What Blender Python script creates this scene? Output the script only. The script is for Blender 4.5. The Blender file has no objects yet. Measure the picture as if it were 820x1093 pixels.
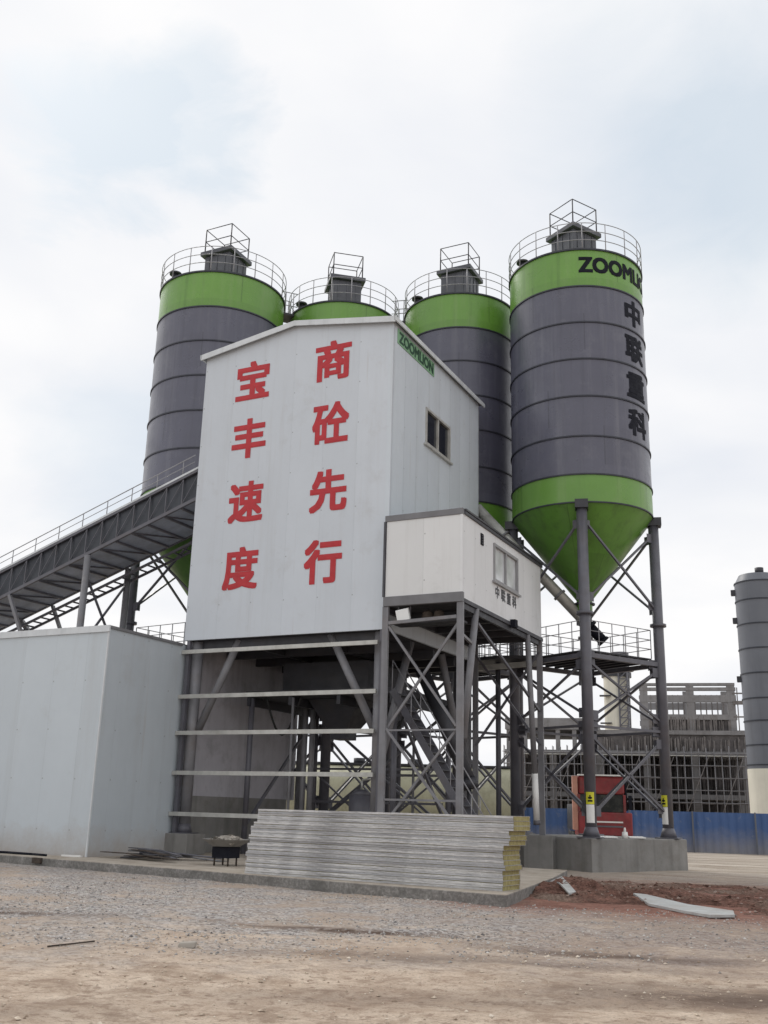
import bpy, bmesh, math, random
from mathutils import Vector, Matrix, noise
R = math.radians
random.seed(7)
scn = bpy.context.scene
COL = scn.collection

# ------------------------------------------------------------------ materials
def nodes_of(name):
    m = bpy.data.materials.new(name); m.use_nodes = True
    nt = m.node_tree
    return m, nt, nt.nodes['Principled BSDF']

def lk(nt, a, b): nt.links.new(a, b)

def mixc(nt, fac, a, b, mode='MIX'):
    n = nt.nodes.new('ShaderNodeMix'); n.data_type = 'RGBA'; n.blend_type = mode
    for v, s in ((fac, n.inputs[0]), (a, n.inputs[6]), (b, n.inputs[7])):
        if hasattr(v, 'default_value') or hasattr(v, 'links'): lk(nt, v, s)
        elif isinstance(v, (int, float)): s.default_value = v
        else: s.default_value = (*v, 1)
    return n.outputs[2]

def math_(nt, op, a, b=None, c=None):
    n = nt.nodes.new('ShaderNodeMath'); n.operation = op
    for v, s in ((a, n.inputs[0]), (b, n.inputs[1]), (c, n.inputs[2])):
        if v is None: continue
        if hasattr(v, 'links'): lk(nt, v, s)
        else: s.default_value = v
    return n.outputs[0]

def ramp(nt, fac, lo, hi, a=0.0, b=1.0):
    n = nt.nodes.new('ShaderNodeMapRange'); n.clamp = True
    lk(nt, fac, n.inputs[0])
    n.inputs[1].default_value = lo; n.inputs[2].default_value = hi
    n.inputs[3].default_value = a; n.inputs[4].default_value = b
    return n.outputs[0]

def tex(nt, scale, detail=4, rough=.55, stretch=(1, 1, 1), coord='Object', dist=0.0):
    tc = nt.nodes.new('ShaderNodeTexCoord'); mp = nt.nodes.new('ShaderNodeMapping')
    lk(nt, tc.outputs[coord], mp.inputs[0]); mp.inputs['Scale'].default_value = stretch
    n = nt.nodes.new('ShaderNodeTexNoise'); lk(nt, mp.outputs[0], n.inputs['Vector'])
    n.inputs['Scale'].default_value = scale; n.inputs['Detail'].default_value = detail
    n.inputs['Roughness'].default_value = rough; n.inputs['Distortion'].default_value = dist
    return n.outputs[0]

def bump(nt, b, h, strength, dist=.02):
    n = nt.nodes.new('ShaderNodeBump'); lk(nt, h, n.inputs['Height'])
    n.inputs['Strength'].default_value = strength; n.inputs['Distance'].default_value = dist
    lk(nt, n.outputs[0], b.inputs['Normal']); return n

def mat(name, col, rough=.5, metal=0.0, var=.15, scale=2.0, streak=0.0, dirt=None, dirt_amt=.0, bmp=0.0, bscale=20, spec=.5, rvar=.1):
    m, nt, b = nodes_of(name)
    n1 = tex(nt, scale, 5)
    dark = tuple(c * (1 - var) for c in col); lite = tuple(min(1, c * (1 + var)) for c in col)
    c = mixc(nt, ramp(nt, n1, .3, .7), dark, lite)
    if streak:
        s = tex(nt, 3.0, 5, .6, (1, 1, .06))
        c = mixc(nt, ramp(nt, s, .5, .75, 0, streak), c, tuple(x * .45 for x in col))
    if dirt_amt:
        d = tex(nt, 1.3, 8, .7)
        c = mixc(nt, ramp(nt, d, .5, .72, 0, dirt_amt), c, dirt or (.12, .10, .085))
    lk(nt, c, b.inputs['Base Color'])
    r = ramp(nt, tex(nt, scale * 2.3, 4), .3, .7, max(0, rough - rvar), min(1, rough + rvar))
    lk(nt, r, b.inputs['Roughness'])
    b.inputs['Metallic'].default_value = metal
    b.inputs['Specular IOR Level'].default_value = spec
    if bmp: bump(nt, b, tex(nt, bscale, 5), bmp)
    return m

def clad(name, col, axis, pitch, rough=.45, var=.07, seam=.5, mud=False):
    """sandwich panel cladding: upright joints every pitch metres, each sheet a touch different, gentle waves"""
    m, nt, b = nodes_of(name)
    tc = nt.nodes.new('ShaderNodeTexCoord'); sp = nt.nodes.new('ShaderNodeSeparateXYZ')
    lk(nt, tc.outputs['Object'], sp.inputs[0])
    u = math_(nt, 'DIVIDE', sp.outputs[axis], pitch)
    fr = math_(nt, 'FRACT', u); fl = math_(nt, 'FLOOR', u)
    wn = nt.nodes.new('ShaderNodeTexWhiteNoise'); wn.noise_dimensions = '1D'; lk(nt, fl, wn.inputs['W'])
    c = mixc(nt, wn.outputs[0], tuple(x * (1 - var) for x in col), tuple(x * (1 + var * .6) for x in col))
    big = tex(nt, .5, 5, .6)
    c = mixc(nt, ramp(nt, big, .35, .7, 0, .35), c, tuple(x * .86 for x in col))
    st = tex(nt, 2.2, 6, .65, (1, 1, .05))
    c = mixc(nt, ramp(nt, st, .54, .8, 0, .25), c, (.36, .35, .33))
    gr = tex(nt, .9, 8, .7)
    c = mixc(nt, ramp(nt, gr, .58, .8, 0, .3), c, (.35, .33, .30))
    line = math_(nt, 'LESS_THAN', fr, .012 / pitch)
    c = mixc(nt, math_(nt, 'MULTIPLY', line, seam), c, (.10, .11, .12))
    # screw heads in rows beside the joints
    sx = math_(nt, 'ABSOLUTE', math_(nt, 'SUBTRACT', fr, .05/pitch)); sz = math_(nt, 'ABSOLUTE', math_(nt, 'SUBTRACT', math_(nt, 'FRACT', math_(nt, 'DIVIDE', sp.outputs[2], 1.48)), .5))
    dot = math_(nt, 'MULTIPLY', math_(nt, 'LESS_THAN', sx, .02/pitch), math_(nt, 'LESS_THAN', sz, .014))
    c = mixc(nt, math_(nt, 'MULTIPLY', dot, .6), c, (.20, .20, .20))
    rs_ = tex(nt, 1.6, 5, .6, (2.2, 2.2, .10))
    c = mixc(nt, ramp(nt, rs_, .64, .76, 0, .28), c, (.33, .25, .18))
    if mud:
        hg = math_(nt, 'ADD', sp.outputs[2], math_(nt, 'MULTIPLY', math_(nt, 'SUBTRACT', tex(nt, 1.7, 8, .75), .5), 1.5))
        c = mixc(nt, ramp(nt, hg, -.05, .9, .65, 0), c, (.36, .30, .25))
    lk(nt, c, b.inputs['Base Color'])
    lk(nt, ramp(nt, tex(nt, 3, 4), .3, .7, rough - .1, rough + .12), b.inputs['Roughness'])
    wave = tex(nt, .9, 3, .55, (1, 1, .45))
    h = math_(nt, 'ADD', wave, math_(nt, 'MULTIPLY', line, -.25))
    bump(nt, b, h, .5, .08)
    return m

M = {}
M['tower_front'] = clad('tower_front_cladding', (.595, .64, .69), 0, 1.29, seam=.10, var=.035)
M['tower_side'] = clad('tower_side_cladding', (.61, .665, .715), 1, 1.0, seam=.5)
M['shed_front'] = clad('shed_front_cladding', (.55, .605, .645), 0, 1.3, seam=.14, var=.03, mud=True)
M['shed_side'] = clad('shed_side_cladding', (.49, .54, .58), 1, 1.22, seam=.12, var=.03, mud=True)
M['cabin_front'] = clad('cabin_front_cladding', (.74, .75, .75), 0, 1.34, seam=.22)
M['cabin_side'] = clad('cabin_side_cladding', (.76, .77, .78), 1, .95, seam=.28)
M['white_trim'] = mat('white_painted_trim', (.62, .65, .67), .45, var=.08, streak=.3)
M['grey_trim'] = mat('grey_painted_trim', (.17, .17, .18), .5, var=.12, streak=.3)
M['mid_trim'] = mat('light_grey_window_frame', (.30, .30, .31), .45, var=.1)
M['dark_trim'] = mat('dark_painted_trim', (.055, .055, .065), .5, var=.2)
M['steel'] = mat('grey_painted_steel', (.115, .115, .135), .42, var=.14, streak=.35, dirt=(.12, .085, .06), dirt_amt=.3)
M['steel_mid'] = mat('mid_grey_painted_steel', (.20, .20, .215), .45, var=.14, streak=.4, dirt=(.16, .10, .06), dirt_amt=.3)
M['steel_dark'] = mat('dark_steel', (.035, .036, .044), .5, var=.2, dirt=(.06, .045, .035), dirt_amt=.3)
M['pale_steel'] = mat('pale_galvanised_steel', (.50, .50, .47), .4, metal=.25, var=.12, scale=4, streak=.3, dirt=(.16, .14, .11), dirt_amt=.35)
M['rail'] = mat('railing_paint', (.30, .30, .32), .5, var=.1)
def silo_paint(name, col, dirt, amt, rough):
    m, nt, b = nodes_of(name)
    tcx = nt.nodes.new('ShaderNodeTexCoord'); sp = nt.nodes.new('ShaderNodeSeparateXYZ'); lk(nt, tcx.outputs['Object'], sp.inputs[0])
    ang = math_(nt, 'ARCTAN2', sp.outputs[1], sp.outputs[0]); crs = math_(nt, 'FLOOR', math_(nt, 'DIVIDE', math_(nt, 'SUBTRACT', sp.outputs[2], .88), 1.55))
    # each course is rolled from three plates: upright weld seams, staggered course by course
    st = math_(nt, 'ADD', math_(nt, 'DIVIDE', ang, 2.094), math_(nt, 'MULTIPLY', crs, .37))
    seam = math_(nt, 'LESS_THAN', math_(nt, 'ABSOLUTE', math_(nt, 'SUBTRACT', math_(nt, 'FRACT', st), .5)), .004)
    wn = nt.nodes.new('ShaderNodeTexWhiteNoise'); wn.noise_dimensions = '2D'; cv = nt.nodes.new('ShaderNodeCombineXYZ')
    lk(nt, math_(nt, 'FLOOR', math_(nt, 'ADD', st, .5)), cv.inputs[0]); lk(nt, crs, cv.inputs[1]); lk(nt, cv.outputs[0], wn.inputs['Vector'])
    c = mixc(nt, wn.outputs[0], tuple(x*.88 for x in col), tuple(x*1.12 for x in col))
    c = mixc(nt, ramp(nt, tex(nt, .7, 6, .6), .35, .7, 0, .5), c, tuple(x*.75 for x in col))
    pale = tex(nt, 2.4, 6, .65, (1, 1, .05))
    c = mixc(nt, ramp(nt, pale, .50, .74, 0, amt), c, dirt)
    dk = tex(nt, 3.1, 6, .65, (1.4, 1.4, .07))
    c = mixc(nt, ramp(nt, dk, .56, .76, 0, .45), c, tuple(x*.45 for x in col))
    c = mixc(nt, ramp(nt, tex(nt, 1.1, 8, .72), .54, .74, 0, amt*.8), c, dirt)
    c = mixc(nt, math_(nt, 'MULTIPLY', seam, .5), c, tuple(x*.4 for x in col))
    lk(nt, c, b.inputs['Base Color'])
    lk(nt, ramp(nt, tex(nt, .9, 6, .65), .3, .7, rough-.08, rough+.16), b.inputs['Roughness']); b.inputs['Specular IOR Level'].default_value = .6
    h = math_(nt, 'ADD', tex(nt, 1.0, 3, .5), math_(nt, 'MULTIPLY', seam, .12))
    bump(nt, b, h, .22, .06); return m
M['silo_grey'] = silo_paint('silo_slate_grey_paint', (.104, .106, .146), (.22, .222, .25), .38, .30)
M['silo_green'] = silo_paint('silo_green_paint', (.14, .31, .048), (.30, .36, .20), .22, .30)
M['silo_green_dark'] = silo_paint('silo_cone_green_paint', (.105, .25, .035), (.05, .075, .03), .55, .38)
M['ring'] = mat('weld_ring_paint', (.030, .033, .045), .5, var=.2)
M['black'] = mat('black_lettering', (.010, .011, .018), .75, var=.2, spec=.2)
M['dkgreen'] = mat('dark_green_lettering', (.015, .06, .03), .5, var=.2)
M['red_letter'] = mat('red_lettering', (.46, .020, .028), .5, var=.1, scale=3, streak=.15)
M['sign_green'] = mat('green_sign_board', (.20, .38, .22), .5, var=.15, scale=1.2)
M['belt_under'] = mat('conveyor_tray', (.36, .40, .48), .55, var=.2, scale=1.0, streak=.4, dirt=(.18, .17, .16), dirt_amt=.35)
M['conv_side'] = mat('conveyor_hood', (.042, .048, .06), .5, var=.2, scale=.8, streak=.35)
M['concrete'] = mat('concrete', (.25, .245, .235), .9, var=.16, scale=1.1, streak=.5, dirt=(.14, .12, .10), dirt_amt=.5, bmp=.4, bscale=14, spec=.2)
M['slab'] = mat('slab_concrete', (.38, .35, .31), .92, var=.14, scale=.8, dirt=(.24, .19, .15), dirt_amt=.7, bmp=.5, bscale=9, spec=.15)
M['inner_sheet'] = mat('grey_inner_sheet', (.50, .49, .53), .55, var=.12, scale=.7, streak=.4, dirt=(.13, .12, .12), dirt_amt=.4)
M['dark_floor'] = mat('dark_plate', (.045, .045, .052), .6, var=.25)
M['film'] = None
M['wool'] = mat('yellow_rock_wool', (.37, .33, .16), .95, var=.25, scale=14, bmp=.8, bscale=60, dirt=(.18, .13, .05), dirt_amt=.5, spec=.1)
M['red'] = mat('red_vehicle_paint', (.24, .028, .032), .5, var=.3, dirt=(.13, .07, .055), dirt_amt=.7)
M['truck_glass'] = mat('grimy_dark_glass', (.02, .022, .022), .55, var=.4, dirt=(.12, .12, .09), dirt_amt=.7, spec=.3)
M['truck_dash'] = mat('olive_dash', (.10, .11, .06), .8, var=.3)
M['salmon'] = mat('faded_red_paint', (.55, .27, .20), .5, var=.15, dirt=(.3, .18, .13), dirt_amt=.4)
M['rubber'] = mat('black_rubber', (.02, .02, .02), .8, var=.3)
M['cream'] = mat('cream_paint', (.70, .67, .57), .6, var=.08, streak=.25, scale=.6)
M['tank'] = mat('weathered_tank_paint', (.42, .41, .29), .6, var=.14, scale=.4, streak=.45, dirt=(.16, .15, .09), dirt_amt=.45)
M['stackgrey'] = mat('chimney_grey_paint', (.145, .155, .18), .5, var=.08, scale=.5, streak=.3)
M['raw_concrete'] = mat('raw_concrete_frame', (.235, .23, .235), .9, var=.15, scale=.35, streak=.4, dirt=(.10, .085, .075), dirt_amt=.5)
M['formwork'] = mat('hazed_dark_formwork', (.125, .115, .115), .9, var=.4, scale=1.4, dirt=(.055, .048, .045), dirt_amt=.6)  # dark boards, with distance haze put into the lightened colour
M['scaff'] = mat('hazed_rusty_scaffold_tube', (.17, .155, .15), .7, var=.3)  # tube colour lifted to paint in the haze over the far scaffold
M['yellow'] = mat('yellow_warning_sticker', (.62, .60, .03), .5, var=.08)
M['white'] = mat('white_plate', (.78, .78, .76), .5, var=.06)
M['dust_box'] = mat('dust_filter_paint', (.085, .088, .105), .5, var=.15, streak=.4)
M['brown'] = mat('brown_wet_wood', (.06, .045, .035), .85, var=.3, scale=8)
M['lamp_white'] = mat('white_lamp_housing', (.82, .84, .84), .4, var=.03)

def glass(name, col, rough=.06):
    m, nt, b = nodes_of(name)
    n = tex(nt, 1.5, 3)
    lk(nt, mixc(nt, ramp(nt, n, .35, .65), tuple(c * .7 for c in col), col), b.inputs['Base Color'])
    b.inputs['Roughness'].default_value = rough; b.inputs['Specular IOR Level'].default_value = .8
    bump(nt, b, tex(nt, .9, 2), .15, .03)
    return m
M['glass_dark'] = glass('dark_window_glass', (.012, .014, .02), .15)
M['glass_cabin'] = glass('sky_reflection_window_glass', (.74, .77, .79), .10)  # pale base colour paints the bright sky reflection into the cabin panes

def film_mat():
    m, nt, b = nodes_of('wrinkled_white_film_on_steel')
    oi = nt.nodes.new('ShaderNodeObjectInfo')
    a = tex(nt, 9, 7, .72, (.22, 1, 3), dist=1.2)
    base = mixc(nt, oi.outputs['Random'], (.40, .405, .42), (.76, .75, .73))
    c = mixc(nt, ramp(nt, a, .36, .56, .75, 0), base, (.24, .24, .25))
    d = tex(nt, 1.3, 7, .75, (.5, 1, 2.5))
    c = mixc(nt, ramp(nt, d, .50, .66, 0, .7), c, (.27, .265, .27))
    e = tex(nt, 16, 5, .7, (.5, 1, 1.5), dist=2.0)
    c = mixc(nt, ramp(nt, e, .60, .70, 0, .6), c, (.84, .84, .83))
    lk(nt, c, b.inputs['Base Color']); b.inputs['Roughness'].default_value = .36
    bump(nt, b, math_(nt, 'ADD', a, e), .6, .02)
    return m
M['film'] = film_mat()

def dusty_blue():
    m, nt, b = nodes_of('dusty_blue_hoarding')
    tcx = nt.nodes.new('ShaderNodeTexCoord'); sp = nt.nodes.new('ShaderNodeSeparateXYZ'); lk(nt, tcx.outputs['Object'], sp.inputs[0])
    c = mixc(nt, ramp(nt, tex(nt, .8, 6, .65, (1, 1, .4)), .3, .7), (.045, .10, .25), (.075, .145, .33))
    hgt = math_(nt, 'ADD', sp.outputs[2], math_(nt, 'MULTIPLY', math_(nt, 'SUBTRACT', tex(nt, .9, 6, .7), .5), 1.6))
    c = mixc(nt, ramp(nt, hgt, .0, 1.3, .85, 0), c, (.27, .26, .26))
    c = mixc(nt, ramp(nt, tex(nt, 2.5, 6, .7), .58, .7, 0, .5), c, (.22, .24, .30))
    lk(nt, c, b.inputs['Base Color']); b.inputs['Roughness'].default_value = .6; return m
M['blue'] = dusty_blue()

# ------------------------------------------------------------------ mesh builder
class MB:
    def __init__(s): s.v = []; s.f = []; s.sm = []
    def add(s, vs, fs, smooth=False):
        o = len(s.v); s.v += [Vector(p) for p in vs]
        for f in fs: s.f.append([i + o for i in f]); s.sm.append(smooth)
        return s
    def box(s, a, b):
        x0, x1 = sorted((a[0], b[0])); y0, y1 = sorted((a[1], b[1])); z0, z1 = sorted((a[2], b[2]))
        return s.add([(x0,y0,z0),(x1,y0,z0),(x1,y1,z0),(x0,y1,z0),(x0,y0,z1),(x1,y0,z1),(x1,y1,z1),(x0,y1,z1)],
                     [(0,3,2,1),(4,5,6,7),(0,1,5,4),(1,2,6,5),(2,3,7,6),(3,0,4,7)])
    def obox(s, c, ax, ay, az):
        c, ax, ay, az = map(Vector, (c, ax, ay, az))
        vs = [c + ax*i + ay*j + az*k for k in (-1,1) for i, j in ((-1,-1),(1,-1),(1,1),(-1,1))]
        return s.add(vs, [(0,3,2,1),(4,5,6,7),(0,1,5,4),(1,2,6,5),(2,3,7,6),(3,0,4,7)])
    def beam(s, p, q, w, h=None, up=(0,0,1)):
        p, q = Vector(p), Vector(q); d = (q-p); L = d.length; d.normalize()
        up = Vector(up)
        if abs(d.dot(up)) > .98: up = Vector((0,1,0))
        sx = d.cross(up).normalized(); uz = sx.cross(d).normalized()
        h = h or w
        return s.obox((p+q)/2, d*L/2, sx*w/2, uz*h/2)
    def tube(s, p, q, r, r2=None, n=12, smooth=True):
        p, q = Vector(p), Vector(q); d = (q-p).normalized(); r2 = r if r2 is None else r2
        up = Vector((0,0,1)) if abs(d.z) < .95 else Vector((1,0,0))
        a = d.cross(up).normalized(); b = a.cross(d)
        o = len(s.v)
        for c, rr in ((p, r), (q, r2)):
            for i in range(n):
                t = 2*math.pi*i/n; s.v.append(c + a*math.cos(t)*rr + b*math.sin(t)*rr)
        for i in range(n):
            j = (i+1) % n; s.f.append([o+i, o+j, o+n+j, o+n+i]); s.sm.append(smooth)
        s.f.append([o+i for i in range(n)][::-1]); s.sm.append(False)
        s.f.append([o+n+i for i in range(n)]); s.sm.append(False)
        return s
    def path(s, pts, r, n=6):
        for a, b in zip(pts, pts[1:]): s.tube(a, b, r, n=n)
        return s
    def lathe(s, c, prof, n=96, cap=True, sharp=True):
        """prof: list of (radius, z); each span keeps its own vertices so corners stay crisp"""
        for (r0, z0), (r1, z1) in zip(prof, prof[1:]):
            o = len(s.v)
            for r, z in ((r0, z0), (r1, z1)):
                for i in range(n):
                    t = 2*math.pi*i/n; s.v.append(Vector((c[0]+r*math.cos(t), c[1]+r*math.sin(t), z)))
            for i in range(n):
                j = (i+1) % n; s.f.append([o+i, o+j, o+n+j, o+n+i]); s.sm.append(abs(r0-r1) < 3 and abs(z0-z1) > .02)
        return s
    def prism(s, poly, vec):
        n = len(poly); vec = Vector(vec); P = [Vector(p) for p in poly]
        vs = P + [p+vec for p in P]
        fs = [list(range(n))[::-1], list(range(n, 2*n))] + [[i, (i+1)%n, n+(i+1)%n, n+i] for i in range(n)]
        return s.add(vs, fs)
    def torus(s, c, R_, w, h, n=96):
        z = c[2]
        return s.lathe(c, [(R_, z-h/2), (R_+w, z-h/2), (R_+w, z+h/2), (R_, z+h/2)], n)
    def build(s, name, m, parent=None, origin=None, bevel=0.0, fixn=True):
        o = origin
        if parent is not None:
            r = parent
            while r.parent: r = r.parent
            o = r.location.copy()
        if o is None:
            xs = [v.x for v in s.v]; ys = [v.y for v in s.v]; zs = [v.z for v in s.v]
            o = Vector(((min(xs)+max(xs))/2, (min(ys)+max(ys))/2, min(zs)))
        o = Vector(o)
        me = bpy.data.meshes.new(name); me.from_pydata([v-o for v in s.v], [], s.f)
        me.polygons.foreach_set('use_smooth', s.sm)
        me.materials.append(M[m] if isinstance(m, str) else m)
        if fixn:
            bm = bmesh.new(); bm.from_mesh(me); bmesh.ops.recalc_face_normals(bm, faces=bm.faces[:]); bm.to_mesh(me); bm.free()
        me.update()
        ob = bpy.data.objects.new(name, me); COL.objects.link(ob)
        if parent is not None: ob.parent = parent
        else: ob.location = o
        if bevel:
            bv = ob.modifiers.new('edge', 'BEVEL'); bv.width = bevel; bv.segments = 2; bv.limit_method = 'ANGLE'
        return ob

def thing(name, label, cat, loc, group=None):
    o = bpy.data.objects.new(name, None); COL.objects.link(o); o.location = loc
    o.empty_display_size = .3
    return tag(o, label, cat, group)
def tag(o, label, cat, group=None):
    o['label'] = label; o['category'] = cat
    if group: o['group'] = group
    return o
def struct(o, kind='structure'): o['kind'] = kind; return o

# ------------------------------------------------------------------ lettering
def text_bm(body, size, offset=0.0, xs=1.0, spacing=1.0):
    cu = bpy.data.curves.new('lettering_source', 'FONT'); cu.body = body; cu.size = size
    cu.resolution_u = 3; cu.space_character = spacing
    ob = bpy.data.objects.new('lettering_source', cu); COL.objects.link(ob)
    bpy.context.view_layer.update()
    me = bpy.data.meshes.new_from_object(ob.evaluated_get(bpy.context.evaluated_depsgraph_get()))
    bpy.data.objects.remove(ob); bpy.data.curves.remove(cu)
    # the sign painter's heavier strokes: the outline repeated a hair's breadth apart, each copy a hair further out
    bm = bmesh.new(); k = 0
    shifts = [(0, 0)] + [(i*offset*size*.95, j*offset*size*.8) for i, j in ((-1,-1),(0,-1),(1,-1),(1,0),(1,1),(0,1),(-1,1),(-1,0))] if offset else [(0, 0)]
    for dx, dy in shifts:
        n0 = len(bm.verts); bm.from_mesh(me); bm.verts.ensure_lookup_table()
        for v in bm.verts[n0:]: v.co.x += dx; v.co.y += dy; v.co.z = k*.0008
        k += 1
    bpy.data.meshes.remove(me)
    for v in bm.verts: v.co.x *= xs
    lo = [min(v.co[i] for v in bm.verts) for i in (0, 1)]; hi = [max(v.co[i] for v in bm.verts) for i in (0, 1)]
    for v in bm.verts:
        v.co.x -= (lo[0]+hi[0])/2; v.co.y -= (lo[1]+hi[1])/2
    return bm, hi[0]-lo[0], hi[1]-lo[1]
def letter_obj(bm, fn, name, m, parent):
    r = parent
    while r.parent: r = r.parent
    for v in bm.verts: v.co = Vector(fn(v.co.x, v.co.y, v.co.z)) - r.location
    me = bpy.data.meshes.new(name); bm.to_mesh(me); bm.free(); me.materials.append(M[m])
    ob = bpy.data.objects.new(name, me); COL.objects.link(ob); ob.parent = parent
    return ob

# ------------------------------------------------------------------ camera
f_px, yaw, pitch, roll = 1084.836, R(26.569), R(16.346), R(1.545)
fw = Vector((-math.sin(yaw)*math.cos(pitch), math.cos(yaw)*math.cos(pitch), math.sin(pitch)))
r0 = Vector((math.cos(yaw), math.sin(yaw), 0)); u0 = r0.cross(fw)
rt = r0*math.cos(roll)+u0*math.sin(roll); up = u0*math.cos(roll)-r0*math.sin(roll)
cam = bpy.data.cameras.new('camera'); co = bpy.data.objects.new('camera', cam); COL.objects.link(co)
CAM = Vector((21.648, -28.175, 1.65))
mw = Matrix((rt, up, -fw)).transposed().to_4x4(); mw.translation = CAM
co.matrix_world = mw
cam.sensor_fit = 'HORIZONTAL'; cam.sensor_width = 36; cam.lens = f_px/820*36
cam.clip_start = .1; cam.clip_end = 5000
scn.camera = co

# ------------------------------------------------------------------ sky and sun
SUN_EL, SUN_AZ = R(42), R(-62)          # azimuth from +Y towards +X: high, behind the plant and to the left, veiled by cloud
w = bpy.data.worlds.new('World'); scn.world = w; w.use_nodes = True
nt = w.node_tree; bg = nt.nodes['Background']
sky = nt.nodes.new('ShaderNodeTexSky'); sky.sky_type = 'NISHITA'; sky.sun_disc = False
sky.sun_elevation = SUN_EL; sky.sun_rotation = SUN_AZ; sky.air_density = 1.0; sky.dust_density = 2.0
tc = nt.nodes.new('ShaderNodeTexCoord'); sp = nt.nodes.new('ShaderNodeSeparateXYZ')
lk(nt, tc.outputs['Generated'], sp.inputs[0])
zz = math_(nt, 'ADD', math_(nt, 'MAXIMUM', sp.outputs[2], 0.0), .22)
cb = nt.nodes.new('ShaderNodeCombineXYZ')
lk(nt, math_(nt, 'DIVIDE', sp.outputs[0], zz), cb.inputs[0]); lk(nt, math_(nt, 'DIVIDE', sp.outputs[1], zz), cb.inputs[1])
def wnoise(scale, detail, off, rough=.5):
    mp = nt.nodes.new('ShaderNodeMapping'); lk(nt, cb.outputs[0], mp.inputs[0]); mp.inputs['Location'].default_value = off
    n = nt.nodes.new('ShaderNodeTexNoise'); lk(nt, mp.outputs[0], n.inputs['Vector'])
    n.inputs['Scale'].default_value = scale; n.inputs['Detail'].default_value = detail; n.inputs['Roughness'].default_value = rough
    n.inputs['Distortion'].default_value = .4
    return n.outputs[0]
n1 = wnoise(1.1, 3, (3.1, 1.7, 0)); n2 = wnoise(2.6, 5, (8.3, 2.2, 0), .5)
cover = math_(nt, 'ADD', math_(nt, 'MULTIPLY', n1, .72), math_(nt, 'MULTIPLY', n2, .28))
cloud = mixc(nt, ramp(nt, cover, .36, .60), (7.5, 7.8, 8.4), (9.6, 9.5, 9.45))
# thinner places in the cloud sheet where the bluish sky shows through
n3 = tex(nt, 5.5, 7, .6, (1, 1, 2.2), coord='Generated', dist=.6)
def patch(d, lo, hi, warp=.016):
    d = Vector(d).normalized(); dp = nt.nodes.new('ShaderNodeVectorMath'); dp.operation = 'DOT_PRODUCT'
    lk(nt, tc.outputs['Generated'], dp.inputs[0]); dp.inputs[1].default_value = d
    return ramp(nt, math_(nt, 'ADD', dp.outputs['Value'], math_(nt, 'MULTIPLY', math_(nt, 'SUBTRACT', n3, .5), warp)), lo, hi)
gap = 0.0
for d, lo, hi, amt in (((-.590, .576, .566), .9955, .9993, .62), ((-.56, .600, .572), .9955, .9993, .62), ((-.525, .617, .585), .9958, .9993, .5), ((-.626, .71, .323), .993, .9995, .3), ((-.07, .82, .565), .986, .999, .5), ((-.132, .779, .613), .990, .999, .25)):
    g = math_(nt, 'MULTIPLY', patch(d, lo, hi), amt)
    gap = math_(nt, 'MAXIMUM', g, gap)
skyc = mixc(nt, .8, sky.outputs[0], (4.9, 6.3, 7.4))
lk(nt, mixc(nt, gap, cloud, skyc), bg.inputs['Color'])
bg.inputs['Strength'].default_value = .1
sd = bpy.data.lights.new('sun', 'SUN'); sd.energy = 1.4; sd.angle = R(25); sd.color = (1, .96, .9)
so = bpy.data.objects.new('sun', sd); COL.objects.link(so)
sdir = Vector((math.sin(SUN_AZ)*math.cos(SUN_EL), math.cos(SUN_AZ)*math.cos(SUN_EL), math.sin(SUN_EL)))
so.rotation_euler = (-sdir).to_track_quat('-Z', 'Y').to_euler(); so.location = (-30, 30, 60)
scn.view_settings.view_transform = 'Standard'; scn.view_settings.look = 'None'
scn.view_settings.exposure = 0.1; scn.view_settings.gamma = 1; scn.view_settings.use_curve_mapping = False

# ------------------------------------------------------------------ ground
VD = Vector((-.4473, .8944, 0))
GZ = -.12
def gq(x, y): return (x-CAM.x)*VD.x+(y-CAM.y)*VD.y
def ground_z(x, y):
    z = GZ
    near = max(0, min(1, 1-(abs(x-15)/40))) * max(0, min(1, 1-(abs(y+8)/45)))
    z += near*(noise.noise((x*.35, y*.35, 1))*.045 + noise.noise((x*1.1, y*1.1, 4))*.022 + noise.noise((x*3.6, y*3.6, 9))*.012 + noise.noise((x*9, y*9, 2))*.006)
    q = gq(x, y)
    # shallow wheel ruts along the front of the yard
    for qq, d in ((16.2, .03), (14.9, .025), (11.0, .02)):
        t = q-qq-.5*noise.noise((x*.25, y*.25, 7)); z -= d*near*math.exp(-(t/.22)**2)
    return z
def steps(lo, hi, a, b, fine, grow):
    xs = []; x = a
    while x < b: xs.append(x); x += fine
    s = fine; x = xs[-1]
    while x < hi: s *= grow; x += s; xs.append(min(x, hi))
    s = fine; x = a; left = []
    while x > lo: s *= grow; x -= s; left.append(max(x, lo))
    return left[::-1]+xs
X = steps(-700, 700, 2, 25, .085, 1.16); Y = steps(-120, 1500, -22.5, -3, .085, 1.13)
vs = [(x, y, ground_z(x, y)) for y in Y for x in X]; nx = len(X)
fs = [(j*nx+i, j*nx+i+1, (j+1)*nx+i+1, (j+1)*nx+i) for j in range(len(Y)-1) for i in range(nx-1)]
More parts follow.
